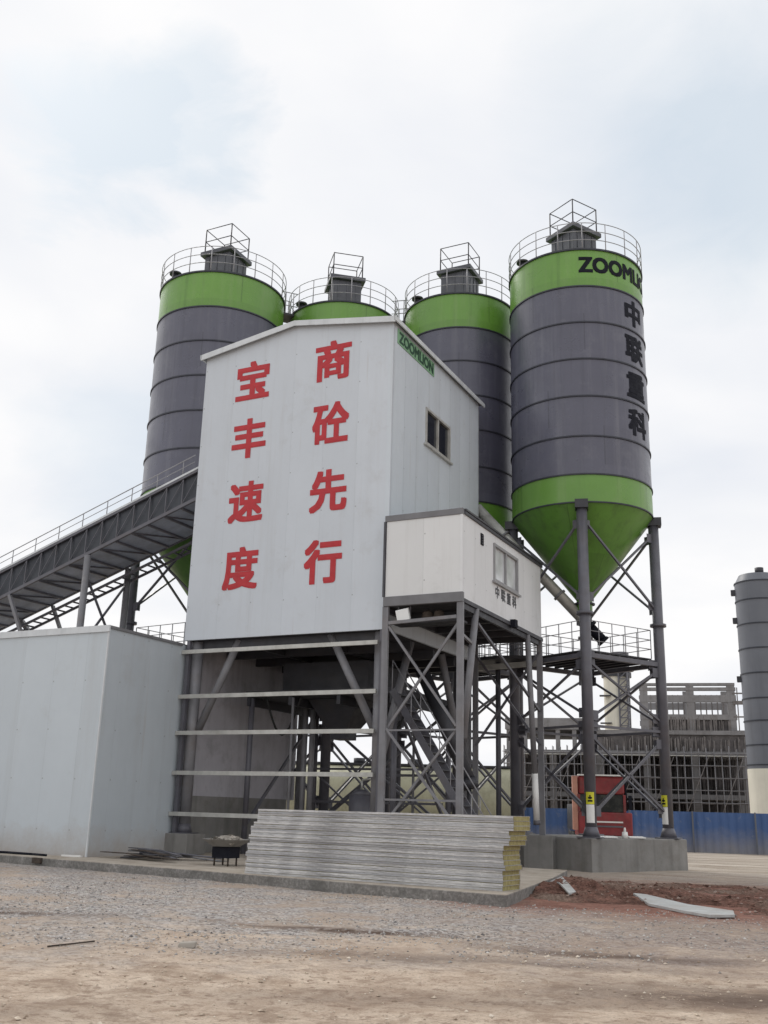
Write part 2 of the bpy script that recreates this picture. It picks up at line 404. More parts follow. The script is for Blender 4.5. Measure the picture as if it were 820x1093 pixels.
def ground_mat():
    m, nt, b = nodes_of('sandy_yard_ground')
    geo = nt.nodes.new('ShaderNodeNewGeometry'); sp = nt.nodes.new('ShaderNodeSeparateXYZ'); lk(nt, geo.outputs['Position'], sp.inputs[0])
    x, y = sp.outputs[0], sp.outputs[1]
    q = math_(nt, 'ADD', math_(nt, 'MULTIPLY', math_(nt, 'SUBTRACT', x, CAM.x), VD.x), math_(nt, 'MULTIPLY', math_(nt, 'SUBTRACT', y, CAM.y), VD.y))
    t = math_(nt, 'ADD', math_(nt, 'MULTIPLY', math_(nt, 'SUBTRACT', x, CAM.x), .8944), math_(nt, 'MULTIPLY', math_(nt, 'SUBTRACT', y, CAM.y), .4473))
    wob = math_(nt, 'ADD', math_(nt, 'MULTIPLY', math_(nt, 'SUBTRACT', tex(nt, .30, 6, .65), .5), 13.0), math_(nt, 'MULTIPLY', math_(nt, 'SUBTRACT', tex(nt, 1.4, 6, .7), .5), 3.0))
    qw = math_(nt, 'ADD', q, wob)
    fine = tex(nt, 30, 7, .8); mid = tex(nt, 3.5, 8, .75); big = tex(nt, .5, 6, .65); grit = tex(nt, 90, 3, .7)
    sand = mixc(nt, ramp(nt, mid, .32, .68), (.45, .34, .255), (.76, .64, .52))
    sand = mixc(nt, ramp(nt, big, .48, .66, 0, .55), sand, (.44, .335, .26))
    sand = mixc(nt, ramp(nt, fine, .36, .47, .75, 0), sand, (.22, .16, .12))
    sand = mixc(nt, ramp(nt, tex(nt, 6, 7, .75), .52, .62, 0, .75), sand, (.27, .19, .14))
    sand = mixc(nt, ramp(nt, tex(nt, 1.5, 8, .75, (1, 1, 1), dist=.5), .50, .62, 0, .75), sand, (.32, .235, .175))
    sand = mixc(nt, ramp(nt, grit, .58, .72, 0, .5), sand, (.68, .61, .52))
    vor = nt.nodes.new('ShaderNodeTexVoronoi'); vor.inputs['Scale'].default_value = 21
    tcx = nt.nodes.new('ShaderNodeTexCoord'); lk(nt, tcx.outputs['Object'], vor.inputs['Vector'])
    vg = nt.nodes.new('ShaderNodeSeparateColor'); lk(nt, vor.outputs['Color'], vg.inputs[0])
    grav = mixc(nt, ramp(nt, vg.outputs[0], .1, .9), (.18, .168, .165), (.62, .59, .575))
    grav = mixc(nt, ramp(nt, mid, .42, .66, 0, .75), grav, (.40, .325, .265))
    grav = mixc(nt, ramp(nt, big, .50, .62, 0, .75), grav, (.46, .365, .29))
    gmask = math_(nt, 'MULTIPLY', ramp(nt, qw, 12.4, 16.0), ramp(nt, tex(nt, .75, 7, .7, (1, 1, 1), dist=.7), .34, .50, .5, 1))
    # gravel thins out to brown earth right of the stack
    tr = ramp(nt, math_(nt, 'ADD', t, wob), 0.0, 5.0)
    earth = mixc(nt, ramp(nt, mid, .3, .7), (.25, .175, .14), (.54, .43, .35))
    grav = mixc(nt, math_(nt, 'MULTIPLY', tr, .6), grav, earth)
    c = mixc(nt, gmask, sand, grav)
    # damp brown tyre streaks running across the yard
    for q0, sl_, wd, t0, t1, amt in ((16.4, -.35, .26, -3.2, 2.6, 1.0), (17.2, -.1, .30, -9, -3.6, .9), (15.4, -.2, .30, .5, 6, .8), (18.6, 0, .3, -10, -5, .6), (12.4, -.25, .75, 1.0, 7, .85), (13.8, -.1, .35, -3, 5, .5), (10.9, .1, .45, -3, 4, .4), (9.6, 0, .5, -6, -1.5, .5)):
        d = math_(nt, 'ABSOLUTE', math_(nt, 'SUBTRACT', math_(nt, 'ADD', q, math_(nt, 'SUBTRACT', math_(nt, 'MULTIPLY', wob, .16), math_(nt, 'MULTIPLY', t, sl_))), q0))
        k = ramp(nt, d, wd*.15, wd*1.7, amt, 0)
        k = math_(nt, 'MULTIPLY', k, math_(nt, 'MULTIPLY', ramp(nt, t, t0, t0+2.5), ramp(nt, t, t1-2.5, t1, 1, 0)))
        k = math_(nt, 'MULTIPLY', k, ramp(nt, mid, .28, .5))
        c = mixc(nt, k, c, (.105, .07, .055))
    # red earth trodden out from the spoil heap
    dx = math_(nt, 'DIVIDE', math_(nt, 'SUBTRACT', x, 17.6), 7.5); dy = math_(nt, 'DIVIDE', math_(nt, 'SUBTRACT', y, -2.6), 5.8)
    rr_ = math_(nt, 'ADD', math_(nt, 'ADD', math_(nt, 'MULTIPLY', dx, dx), math_(nt, 'MULTIPLY', dy, dy)), math_(nt, 'MULTIPLY', wob, .13))
    c = mixc(nt, ramp(nt, rr_, .55, 1.35, .92, 0), c, mixc(nt, ramp(nt, mid, .3, .7), (.17, .075, .055), (.44, .225, .17)))
    far = ramp(nt, q, 30, 38)
    fcol = mixc(nt, ramp(nt, tex(nt, 1.2, 6, .6, (.15, 1, 1)), .35, .65), (.34, .27, .21), (.66, .60, .52))
    c = mixc(nt, far, c, fcol)
    lk(nt, c, b.inputs['Base Color']); b.inputs['Roughness'].default_value = .95; b.inputs['Specular IOR Level'].default_value = .15
    h = math_(nt, 'ADD', math_(nt, 'MULTIPLY', fine, .5), math_(nt, 'ADD', mid, math_(nt, 'MULTIPLY', vor.outputs['Distance'], math_(nt, 'MULTIPLY', gmask, 1.2))))
    bump(nt, b, h, .9, .05)
    return m
mb = MB(); mb.v = [Vector(v) for v in vs]; mb.f = fs; mb.sm = [True]*len(fs)
struct(mb.build('ground', ground_mat(), origin=(0, 0, 0), fixn=False))

# concrete pad the plant stands on
mb = MB(); mb.prism([(-14, -2.62, -.5), (14.40, -7.77, -.5), (13.35, -1.2, -.5), (12.6, 2.6, -.5), (8.3, 3.2, -.5), (8.3, 12, -.5), (-14, 12, -.5)], (0, 0, .6))
def pad_mat():
    m, nt, b = nodes_of('concrete_pad')
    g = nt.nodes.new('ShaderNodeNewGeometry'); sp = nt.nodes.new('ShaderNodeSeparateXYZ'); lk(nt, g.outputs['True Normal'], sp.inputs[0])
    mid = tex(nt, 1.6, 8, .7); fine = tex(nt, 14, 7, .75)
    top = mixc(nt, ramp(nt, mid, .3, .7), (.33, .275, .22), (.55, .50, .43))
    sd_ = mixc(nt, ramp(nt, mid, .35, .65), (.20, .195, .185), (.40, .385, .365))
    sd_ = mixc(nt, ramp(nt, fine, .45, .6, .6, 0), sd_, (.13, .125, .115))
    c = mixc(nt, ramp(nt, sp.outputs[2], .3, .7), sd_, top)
    lk(nt, c, b.inputs['Base Color']); b.inputs['Roughness'].default_value = .95; b.inputs['Specular IOR Level'].default_value = .15
    bump(nt, b, math_(nt, 'ADD', mid, math_(nt, 'MULTIPLY', fine, .6)), .9, .05); return m
M['pad'] = pad_mat()
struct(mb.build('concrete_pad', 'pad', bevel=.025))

# stones
def stones(name, n, fn, m, smin, smax):
    mb = MB()
    base = [(1,0,0),(-1,0,0),(0,1,0),(0,-1,0),(0,0,1),(0,0,-1)]
    tri = [(0,2,4),(2,1,4),(1,3,4),(3,0,4),(2,0,5),(1,2,5),(3,1,5),(0,3,5)]
    for _ in range(n):
        p = fn()
        if p is None: continue
        x, y, z = p
        s = smin*(smax/smin)**(random.random()**2.2)
        a = random.random()*6.28; ca, sa = math.cos(a), math.sin(a)
        vs = []
        for bx, by, bz in base:
            k = s*random.uniform(.7, 1.2)
            vx, vy, vz = bx*k+random.uniform(-.3,.3)*s, by*k*.8+random.uniform(-.3,.3)*s, bz*k*.6
            vs.append((x+vx*ca-vy*sa, y+vx*sa+vy*ca, z+vz+s*.2))
        mb.add(vs, tri)
    o = mb.build(name, m, origin=(10, -10, 0), fixn=False)
    return struct(o, 'stuff')
def stone_mat(name, cols):
    m, nt, b = nodes_of(name)
    n = nt.nodes.new('ShaderNodeNewGeometry')
    cr = nt.nodes.new('ShaderNodeValToRGB'); lk(nt, n.outputs['Random Per Island'], cr.inputs[0])
    while len(cr.color_ramp.elements) < len(cols): cr.color_ramp.elements.new(.5)
    for i, c in enumerate(cols):
        cr.color_ramp.elements[i].position = i/(len(cols)-1); cr.color_ramp.elements[i].color = (*c, 1)
    lk(nt, cr.outputs[0], b.inputs['Base Color']); b.inputs['Roughness'].default_value = .9; b.inputs['Specular IOR Level'].default_value = .2
    return m
def spot_qt(q, t):
    x = CAM.x + VD.x*q + .8944*t; y = CAM.y + VD.y*q + .4473*t
    return x, y
def pad_front(x): return -2.62-(x+14)*.1813
def gravel_spot():
    q = random.uniform(13.2, 27); t = random.uniform(-13, 9)
    if abs(t) > q*.46: return None
    if q < 15 and random.random() > (q-13)/2: return None
    if t > 2 and random.random() < .5: return None
    if noise.noise((q*.55, t*.28, 3))+.5*noise.noise((q*1.5, t*.8, 8)) < random.uniform(-.25, .12): return None
    x, y = spot_qt(q, t)
    if x < 14.6 and y > pad_front(x)-.03: return None
    if x > 13.5 and y > -5.5: return None
    return x, y, ground_z(x, y)
def pebble_spot():
    q = random.uniform(7.5, 15.5); t = random.uniform(-7, 7)
    if abs(t) > q*.46: return None
    if noise.noise((q*.8, t*.6, 13)) < -.1 and random.random() < .75: return None
    x, y = spot_qt(q, t)
    return x, y, ground_z(x, y)
stones('gravel', 30000, gravel_spot, stone_mat('grey_gravel_stones', [(.12, .118, .118), (.42, .405, .39), (.55, .51, .465), (.27, .245, .225), (.66, .64, .62)]), .012, .034)
stones('pebbles', 4500, pebble_spot, stone_mat('sandy_pebbles', [(.26, .195, .145), (.58, .49, .39), (.42, .34, .265), (.70, .62, .52)]), .006, .036)

# red-brown spoil heap right of the pad
def heap_h(x, y):
    d1 = math.exp(-(((x-15.3)/1.7)**2+((y+3.2)/2.2)**2)); d2 = math.exp(-(((x-18.9)/2.2)**2+((y+3.6)/2.2)**2)); d3 = math.exp(-(((x-14.2)/1.0)**2+((y+2.4)/2.4)**2))
    d4 = math.exp(-(((x-17)/3.4)**2+((y-1.2)/2.4)**2)); d5 = math.exp(-(((x-20.5)/1.6)**2+((y+4.6)/1.6)**2))
    n = noise.fractal((x*.9, y*.9, 5), .9, 2.0, 7)
    h = .16*d1+.15*d2+.18*d3+.12*d4+.15*d5
    e = min(1, h*5)
    return h*(1+.75*n)-.075+.07*noise.noise((x*3, y*3, 1))*e+.05*noise.noise((x*8, y*8, 1))*e+.03*noise.noise((x*19, y*19, 3))*e
def soil_mat():
    m, nt, b = nodes_of('red_brown_soil')
    mid = tex(nt, 2.2, 8, .72); fine = tex(nt, 16, 7, .75)
    c = mixc(nt, ramp(nt, mid, .35, .65), (.11, .056, .043), (.36, .195, .15))
    c = mixc(nt, ramp(nt, tex(nt, .6, 4), .45, .65, 0, .8), c, (.36, .28, .225))
    c = mixc(nt, ramp(nt, fine, .40, .6, .7, 0), c, (.05, .032, .026))
    lk(nt, c, b.inputs['Base Color']); b.inputs['Roughness'].default_value = 1; b.inputs['Specular IOR Level'].default_value = .1
    bump(nt, b, math_(nt, 'ADD', mid, math_(nt, 'MULTIPLY', fine, .5)), 1.0, .08)
    return m
gx = [13.0+i*.055 for i in range(215)]; gy = [-8.2+i*.065 for i in range(220)]
mb = MB(); vs = []
for y in gy:
    for x in gx:
        z = heap_h(x, y)
        # keep the pad edge clear
        if x < 14.55 and y > -7.9:
            e = 14.36-(y+7.77)*.16
            if x < e: z = min(z, -.25)
        vs.append((x, y, GZ+z))
mb.v = [Vector(v) for v in vs]; n_ = len(gx)
mb.f = [(j*n_+i, j*n_+i+1, (j+1)*n_+i+1, (j+1)*n_+i) for j in range(len(gy)-1) for i in range(n_-1)]; mb.sm = [True]*len(mb.f)
struct(mb.build('red_soil', soil_mat(), fixn=False), 'stuff')
def clod_spot():
    x = random.uniform(13.9, 22); y = random.uniform(-7.2, 3)
    h = heap_h(x, y)
    if h < .01 or random.random() > .25+h*2.2: return None
    if x < 14.5-(y+7.77)*.16: return None
    return x, y, GZ+h
stones('soil_clods', 6000, clod_spot, stone_mat('soil_clods', [(.07, .04, .03), (.17, .09, .07), (.24, .15, .115), (.36, .30, .26)]), .012, .075)

def sheet(name, pts, th, m, label, cat, zf):
    mb = MB(); P = [(x, y, zf(x, y)) for x, y in pts]
    mb.prism(P, (0, 0, th)); return tag(mb.build(name, m), label, cat)
hz = lambda x, y: GZ+max(heap_h(x, y), 0)
# broken pale boards lying on the heap
M['broken'] = mat('pale_broken_board', (.46, .47, .46), .8, var=.14, scale=5, dirt=(.30, .25, .21), dirt_amt=.6, bmp=.3)
def board(label, pts, th, dz):
    P = [Vector((x, y, hz(x, y)+dz+.02*math.sin(i*1.7))) for i, (x, y) in enumerate(pts)]
    mb = MB(); c = sum(P, Vector())/len(P); n = len(P); dn = Vector((0, 0, -th))
    mb.add(P+[c]+[p+dn for p in P]+[c+dn], [(i, (i+1) % n, n) for i in range(n)]+[(n+1+(i+1) % n, n+1+i, 2*n+1) for i in range(n)]+[(i, n+1+i, n+1+(i+1) % n, (i+1) % n) for i in range(n)])
    return tag(mb.build('broken_board', 'broken', bevel=.004), label, 'broken board')
board('long pale broken board lying across the red soil heap', [(15.92, -3.50), (16.28, -3.84), (17.45, -5.21), (18.44, -5.92), (18.64, -7.19), (18.27, -7.67), (17.63, -6.71), (16.70, -5.54)], .05, .07)
board('short pale broken board on the soil beside the concrete pad corner', [(13.42, -1.85), (13.93, -2.41), (14.88, -4.54), (14.89, -5.11), (14.17, -3.50)], .04, .07)

# ------------------------------------------------------------------ batching tower
W, D, ZB, ZE, ZR = 7.742, 7.992, 7.07, 17.67, 18.27
T = thing('batching_tower', 'tall pale clad batching tower with red characters on its gable front', 'tower', (W/2, D/2, .1))
def wall_holes(axis, c, th, u0, u1, v0, v1, holes):
    """upright wall on plane axis=c, thickness th, with rectangular openings, built as one grid mesh"""
    us = sorted({u0, u1, *[h[0] for h in holes], *[h[1] for h in holes]}); vv = sorted({v0, v1, *[h[2] for h in holes], *[h[3] for h in holes]})
    mb = MB()
    P = lambda k, u, v: (k, u, v) if axis == 0 else (u, k, v)
    def solid(i, j):
        if i < 0 or j < 0 or i >= len(us)-1 or j >= len(vv)-1: return False
        um, vm = (us[i]+us[i+1])/2, (vv[j]+vv[j+1])/2
        return not any(h[0] < um < h[1] and h[2] < vm < h[3] for h in holes)
    for i in range(len(us)-1):
        for j in range(len(vv)-1):
            if not solid(i, j): continue
            a, b, c_, d = us[i], us[i+1], vv[j], vv[j+1]
            for k in (c, c+th): mb.add([P(k,a,c_), P(k,b,c_), P(k,b,d), P(k,a,d)], [(0,1,2,3)])
            for (di, dj, e) in ((-1,0,((a,c_),(a,d))), (1,0,((b,c_),(b,d))), (0,-1,((a,c_),(b,c_))), (0,1,((a,d),(b,d)))):
                if not solid(i+di, j+dj):
                    (p, q), (r, s) = e; mb.add([P(c,p,q), P(c,r,s), P(c+th,r,s), P(c+th,p,q)], [(0,1,2,3)])
    bm = bmesh.new(); vs = [bm.verts.new(v) for v in mb.v]
    for f in mb.f: bm.faces.new([vs[i] for i in f])
    bmesh.ops.remove_doubles(bm, verts=bm.verts[:], dist=1e-4)
    out = MB(); bm.verts.index_update()
    out.v = [v.co.copy() for v in bm.verts]; out.f = [[v.index for v in f.verts] for f in bm.faces]; out.sm = [False]*len(out.f); bm.free()
    return out
TW = .09
front = MB().prism([(0, 0, ZB), (W, 0, ZB), (W, 0, ZE), (W/2, 0, ZR), (0, 0, ZE)], (0, TW, 0)).build('front_wall', 'tower_front', T)
side = wall_holes(0, W, -TW, TW+.002, D-TW-.002, ZB, ZE, [(2.74, 4.98, 14.15, 15.55)]).build('side_wall', 'tower_side', T)
side['label'] = 'side wall with seamed panels, window and green sign strip'
wall_holes(0, 0, TW, TW+.002, D-TW-.002, ZB, ZE, []).build('side_wall', 'tower_side', T)
MB().prism([(0, D-TW, ZB), (W, D-TW, ZB), (W, D-TW, ZE), (W/2, D-TW, ZR), (0, D-TW, ZE)], (0, TW, 0)).build('rear_wall', 'tower_front', T)
# corner flashing
mb = MB(); mb.box((W+.002, .10, ZB), (W+.008, .16, ZE-.12)); mb.box((W-.16, -.008, ZB), (W+.008, -.002, ZE-.12)); mb.build('corner_trim', 'tower_side', T)
rf = MB()
for sgn in (-1, 1):
    xe = W/2+sgn*(W/2+.12); ze = ZE-.02+.02
    rf.prism([(W/2, -.16, ZR+.01), (xe, -.16, ZE-.009), (xe, D+.28, ZE-.009), (W/2, D+.28, ZR+.01)], (0, 0, .07))
roof = rf.build('roof', 'grey_trim', T)
tr = MB()
for sgn in (-1, 1):
    xe = W/2+sgn*(W/2+.14)
    tr.prism([(W/2, -.20, ZR-.10), (xe, -.20, ZE-.14), (xe, -.20, ZE+.075), (W/2, -.20, ZR+.10)], (0, .038, 0))
tr.build('fascia', 'white_trim', T)
mb = MB(); mb.box((W+.122, -.20, ZE-.09), (W+.17, D+.30, ZE+.075)); mb.build('eave_gutter', 'white_trim', T)
mb = MB(); mb.box((-.17, -.20, ZE-.09), (-.122, D+.30, ZE+.075)); mb.build('eave_gutter', 'white_trim', T)
# window
def side_window(parent, x, y0, y1, z0, z1, m_frame, m_glass, fw_=.09, mull=True, sill=True):
    fr = MB()
    for a, b, c, d in ((y0, y1, z0, z0+fw_), (y0, y1, z1-fw_, z1), (y0, y0+fw_, z0+fw_, z1-fw_), (y1-fw_, y1, z0+fw_, z1-fw_)):
        fr.box((x-.10, a, c), (x+.045, b, d))
    if mull: fr.box((x-.08, (y0+y1)/2-.045, z0+fw_), (x+.03, (y0+y1)/2+.045, z1-fw_))
    f = fr.build('window', m_frame, parent)
    for a, b in ((y0+fw_, (y0+y1)/2-.045), ((y0+y1)/2+.045, y1-fw_)):
        MB().box((x-.055, a, z0+fw_), (x-.043, b, z1-fw_)).build('pane', m_glass, f)
    if sill: MB().box((x+.002, y0-.12, z0-.07), (x+.10, y1+.12, z0-.004)).build('sill', m_frame, f)
    return f
side_window(T, W, 2.74, 4.98, 14.15, 15.55, 'pale_steel', 'glass_dark')
# red characters
CH = [('宝', 2.13, 16.43), ('丰', 2.12, 14.2), ('速', 2.17, 11.83), ('度', 2.13, 9.46), ('商', 5.43, 16.62), ('砼', 5.43, 14.3), ('先', 5.45, 11.86), ('行', 5.36, 9.43)]
for ch, cx, cz in CH:
    bm, bw, bh = text_bm(ch, 1.0, .036)
    k = 1.50/max(bw, bh); kx = 1.46/bw*.98; kz = 1.50/bh
    kx = min(kx, k*1.12); kz = min(kz, k*1.12)
    letter_obj(bm, lambda u, v, h: (cx+u*kx, -.010-h, cz+v*kz), 'red_character', 'red_letter', T)
# green name strip under the eave
st = MB().box((W+.004, .30, 16.98), (W+.022, 3.42, 17.52)).build('name_strip', 'sign_green', T)
bm, bw, bh = text_bm('ZOOMLION', 1.0, .04)
letter_obj(bm, lambda u, v, h: (W+.026+h, 1.86+u*2.92/bw, 17.25+v*.42/bh), 'name_lettering', 'dkgreen', st)

# open steel base
def col(x, y, z0, z1, r=.19, m='steel_mid'): return MB().tube((x, y, z0), (x, y, z1), r, n=20).build('column', m, T)
for x, y in ((.35, .35), (W-.35, .35), (.35, D-.35), (W-.35, D-.35)):
    col(x, y, .78, ZB-.02)
    mb = MB(); mb.box((x-.34, y-.34, .752), (x+.34, y+.34, .78)); mb.tube((x, y, .78), (x, y, 1.05), .26, .20, n=20); mb.build('base_plate', 'steel', T)
    MB().box((x-.52, y-.52, .1), (x+.52, y+.52, .75)).build('pedestal', 'concrete', T, bevel=.02)
mb = MB(); mb.box((W-.22, .02, .1), (W-.03, .2, ZB-.01)); mb.build('corner_post', 'steel', T)
mb = MB(); mb.box((.12, .02, .1), (.24, .16, ZB-.01)); mb.build('corner_post', 'steel', T)
for z, x0, x1 in ((6.66, .01, 7.5), (5.15, .01, 7.48), (3.95, .01, 7.45), (2.66, .01, 7.46), (1.36, .01, 7.44)):
    MB().box((x0, -.10, z-.065), (x1, 0, z+.065)).build('girt', 'pale_steel', T)
for a, b in (((2.0, .42, ZB), (.55, .42, 4.05)), ((5.55, .42, ZB), (7.2, .42, 4.05)), ((7.39, 2.6, ZB), (7.39, .6, 3.2)), ((7.39, 5.2, ZB), (7.39, 7.4, 3.2))):
    MB().tube(a, b, .13, n=14).build('brace', 'steel_mid', T)
mb = MB(); mb.box((TW+.01, TW+.01, ZB), (W-TW-.01, D-TW-.01, ZB+.12)); mb.build('upper_floor', 'dark_floor', T)
mb = MB()
for y in (.45, 2.4, 4.3, 6.2, 7.5): mb.box((.2, y-.09, ZB-.34), (W-.24, y+.09, ZB-.004))
for x in (2.6, 5.1): mb.box((x-.08, .56, ZB-.30), (x+.08, 7.3, ZB-.02))
mb.build('floor_beams', 'steel_dark', T)
# inner sheet on the far left side with a low concrete wall under it
wall_holes(0, .02, .05, .62, D-.3, 1.93, ZB-.003, []).build('inner_sheet', 'inner_sheet', T)
MB().box((-.18, .95, .1), (.10, D-.9, 1.95)).build('dwarf_wall', 'concrete', T)
# mixer deck, mixer and discharge hopper
MB().box((1.2, 2.2, 5.35), (7.1, 7.3, 5.55)).build('mixer_deck', 'dark_floor', T)
mb = MB()
for x in (1.3, 3.0, 4.9, 6.9): mb.box((x-.07, 2.25, 5.05), (x+.07, 7.25, 5.345))
mb.build('deck_beams', 'steel_dark', T)
mx = MB(); mx.box((2.2, 3.0, 5.56), (5.6, 6.2, 6.6)); mx.build('mixer', 'steel_dark', T)
hp = MB(); P0 = [(3.1, 3.3, 5.34), (5.1, 3.3, 5.34), (5.1, 5.3, 5.34), (3.1, 5.3, 5.34)]; P1 = [(3.65, 3.8, 4.35), (4.45, 3.8, 4.35), (4.45, 4.7, 4.35), (3.65, 4.7, 4.35)]
hp.add(P0+P1, [(0,1,5,4),(1,2,6,5),(2,3,7,6),(3,0,4,7),(4,5,6,7),(3,2,1,0)]); hp.box((3.72, 3.87, 4.0), (4.38, 4.63, 4.34)); hp.build('discharge_hopper', 'steel_dark', T)
for x, y in ((1.35, 2.4), (1.35, 7.0), (6.95, 2.4), (6.95, 7.0), (2.45, 4.3), (2.75, 4.3)):
    MB().tube((x, y, .1), (x, y, 5.34), .10, n=12).build('deck_post', 'steel_mid' if x in (2.45, 2.75) else 'steel', T)
for a, b in (((1.35, 2.4, 1.0), (1.35, 7.0, 5.2)), ((6.95, 7.0, 1.0), (6.95, 2.4, 5.2)), ((1.35, 7, 1), (6.95, 7, 5.2)), ((6.95, 7, 1), (1.35, 7, 5.2)), ((1.4, 7, 2.9), (6.9, 7, 2.9))):
    MB().beam(a, b, .09).build('brace', 'steel', T)

AR = thing('air_receiver', 'dark cylindrical air tank standing among the posts under the tower', 'air tank', (5.3, 3.4, .1))
mb = MB(); mb.tube((5.3, 3.4, .55), (5.3, 3.4, 2.1), .42, n=28); mb.tube((5.3, 3.4, 2.1), (5.3, 3.4, 2.3), .42, .18, n=28); mb.build('vessel', 'steel', AR)
for k in range(3):
    t = k*2.094; MB().beam((5.3+.34*math.cos(t), 3.4+.34*math.sin(t), .1), (5.3+.34*math.cos(t), 3.4+.34*math.sin(t), .7), .06).build('leg', 'steel', AR)
mb = MB(); mb.path([(5.3, 3.4, 2.28), (5.3, 3.4, 2.6), (5.9, 3.4, 2.7), (5.9, 3.4, 5.3)], .035, 8); mb.build('outlet_pipe', 'pale_steel', AR)
MO = thing('drive_motor', 'dark ribbed motor hanging under the mixer deck beside the hopper', 'motor', (5.6, 4.0, 4.9))
mb = MB(); mb.tube((5.35, 4.0, 4.85), (6.35, 4.0, 4.85), .24, n=20)
for k in range(7): mb.tube((5.5+k*.12, 4.0, 4.85), (5.53+k*.12, 4.0, 4.85), .28, n=20)
mb.build('housing', 'steel_dark', MO); MB().box((5.6, 3.8, 5.05), (6.2, 4.2, 5.345)).build('mount', 'steel_dark', MO)
for k, (x, y, lb) in enumerate(((2.0, 2.3, 'left black hose hanging in a loop under the tower mixer deck'), (6.2, 2.3, 'right black hose hanging in a loop under the tower mixer deck'))):
    hp_ = MB(); hp_.path([(x+.13*j, y+.02*j, 5.35-1.3*math.sin(j*math.pi/10)) for j in range(11)], .04, 8)
    tag(hp_.build('hanging_hose', 'rubber'), lb, 'hose')
for x, y, z1_, r_ in ((6.35, 2.3, 5.3, .05), (6.55, 2.3, 5.3, .035), (3.1, 2.3, 5.3, .05), (4.2, 6.9, 5.3, .06), (5.6, 6.9, 5.3, .05)):
    MB().tube((x, y, .1), (x, y, z1_), r_, n=10).build('service_pipe', 'steel_mid', T)
for z in (1.9, 3.1):
    MB().beam((1.4, 6.6, z), (6.9, 6.6, z), .08).build('tie_bar', 'steel', T)
for x_ in (1.4, 4.1): MB().beam((x_, 7.0, .9), (x_+2.7, 7.0, 3.0), .06).build('brace', 'steel', T); MB().beam((x_+2.7, 6.93, .9), (x_, 6.93, 3.0), .06).build('brace', 'steel', T)
# ------------------------------------------------------------------ control cabin on its stand
X0, X1, Y0, Y1, C0, C1 = W+.025, 10.425, -.32, 7.58, 7.72, 10.645
K = thing('control_cabin', 'white box cabin with grey frame and sliding window jutting beside the tower', 'cabin', ((X0+X1)/2, (Y0+Y1)/2, C0))
MB().box((X0+.06, Y0+.03, C0+.30), (X1-.07, Y0+.09, C1-.20)).build('front_wall', 'cabin_front', K)
wall_holes(0, X1-.03, -.06, Y0+.092, Y1-.10, C0+.12, C1-.16, [(2.44, 4.84, 8.92, 10.2)]).build('side_wall', 'cabin_side', K)
MB().box((X0, Y0+.092, C0+.30), (X0+.06, Y1-.1, C1-.2)).build('side_wall', 'cabin_side', K)
MB().box((X0+.06, Y1-.09, C0+.30), (X1-.07, Y1-.03, C1-.20)).build('rear_wall', 'cabin_front', K)
MB().box((X0, Y0, C0), (X1, Y0+.14, C0+.298)).build('bottom_frame', 'grey_trim', K, bevel=.008)
MB().box((X0, Y0, C1-.198), (X1, Y0+.14, C1)).build('top_frame', 'grey_trim', K, bevel=.008)
mb = MB(); mb.box((X1-.10, Y0+.142, C0), (X1, Y1, C0+.118)); mb.build('bottom_frame', 'dark_trim', K)
mb = MB(); mb.box((X1-.12, Y0+.142, C1-.158), (X1+.03, Y1, C1-.07)); mb.box((X1-.12, Y0+.142, C1-.06), (X1+.06, Y1, C1)); mb.build('top_frame', 'dark_trim', K)
mb = MB(); mb.box((X0-.03, Y0-.012, C0+.30), (X0+.04, Y0+.05, C1-.2)); mb.build('corner_trim', 'dark_trim', K)
mb = MB(); mb.box((X1-.09, Y0+.012, C0+.30), (X1-.012, Y0+.085, C1-.2)); mb.build('corner_trim', 'cabin_side', K)
MB().box((X0+.01, Y0+.15, C1-.06), (X1-.13, Y1-.02, C1-.01)).build('roof', 'grey_trim', K)
MB().box((X0+.01, Y0+.15, C0+.01), (X1-.11, Y1-.02, C0+.11)).build('floor', 'dark_floor', K)
side_window(K, X1-.03, 2.44, 4.84, 8.92, 10.2, 'mid_trim', 'glass_cabin', .09)
mb = MB(); mb.box((X1-.028, 1.27, 9.86), (X1-.004, 1.50, 10.24)); vent = mb.build('vent', 'black', K)
for i in range(4): MB().box((X1-.003, 1.29, 9.90+i*.085), (X1+.012, 1.48, 9.93+i*.085)).build('louvre', 'dark_trim', vent)
for i, ch in enumerate('中联重科'):
    bm, bw, bh = text_bm(ch, 1.0, .03)
    yy = 2.80+i*.56
    letter_obj(bm, lambda u, v, h: (X1-.024+h, yy+u*.42, 8.60+v*.42), 'lettering', 'dark_trim', K)
mb = MB(); mb.box((X1-.02, 4.02, C0-.06), (X1+.16, 4.28, C0+.20)); mb.build('junction_box', 'black', K)
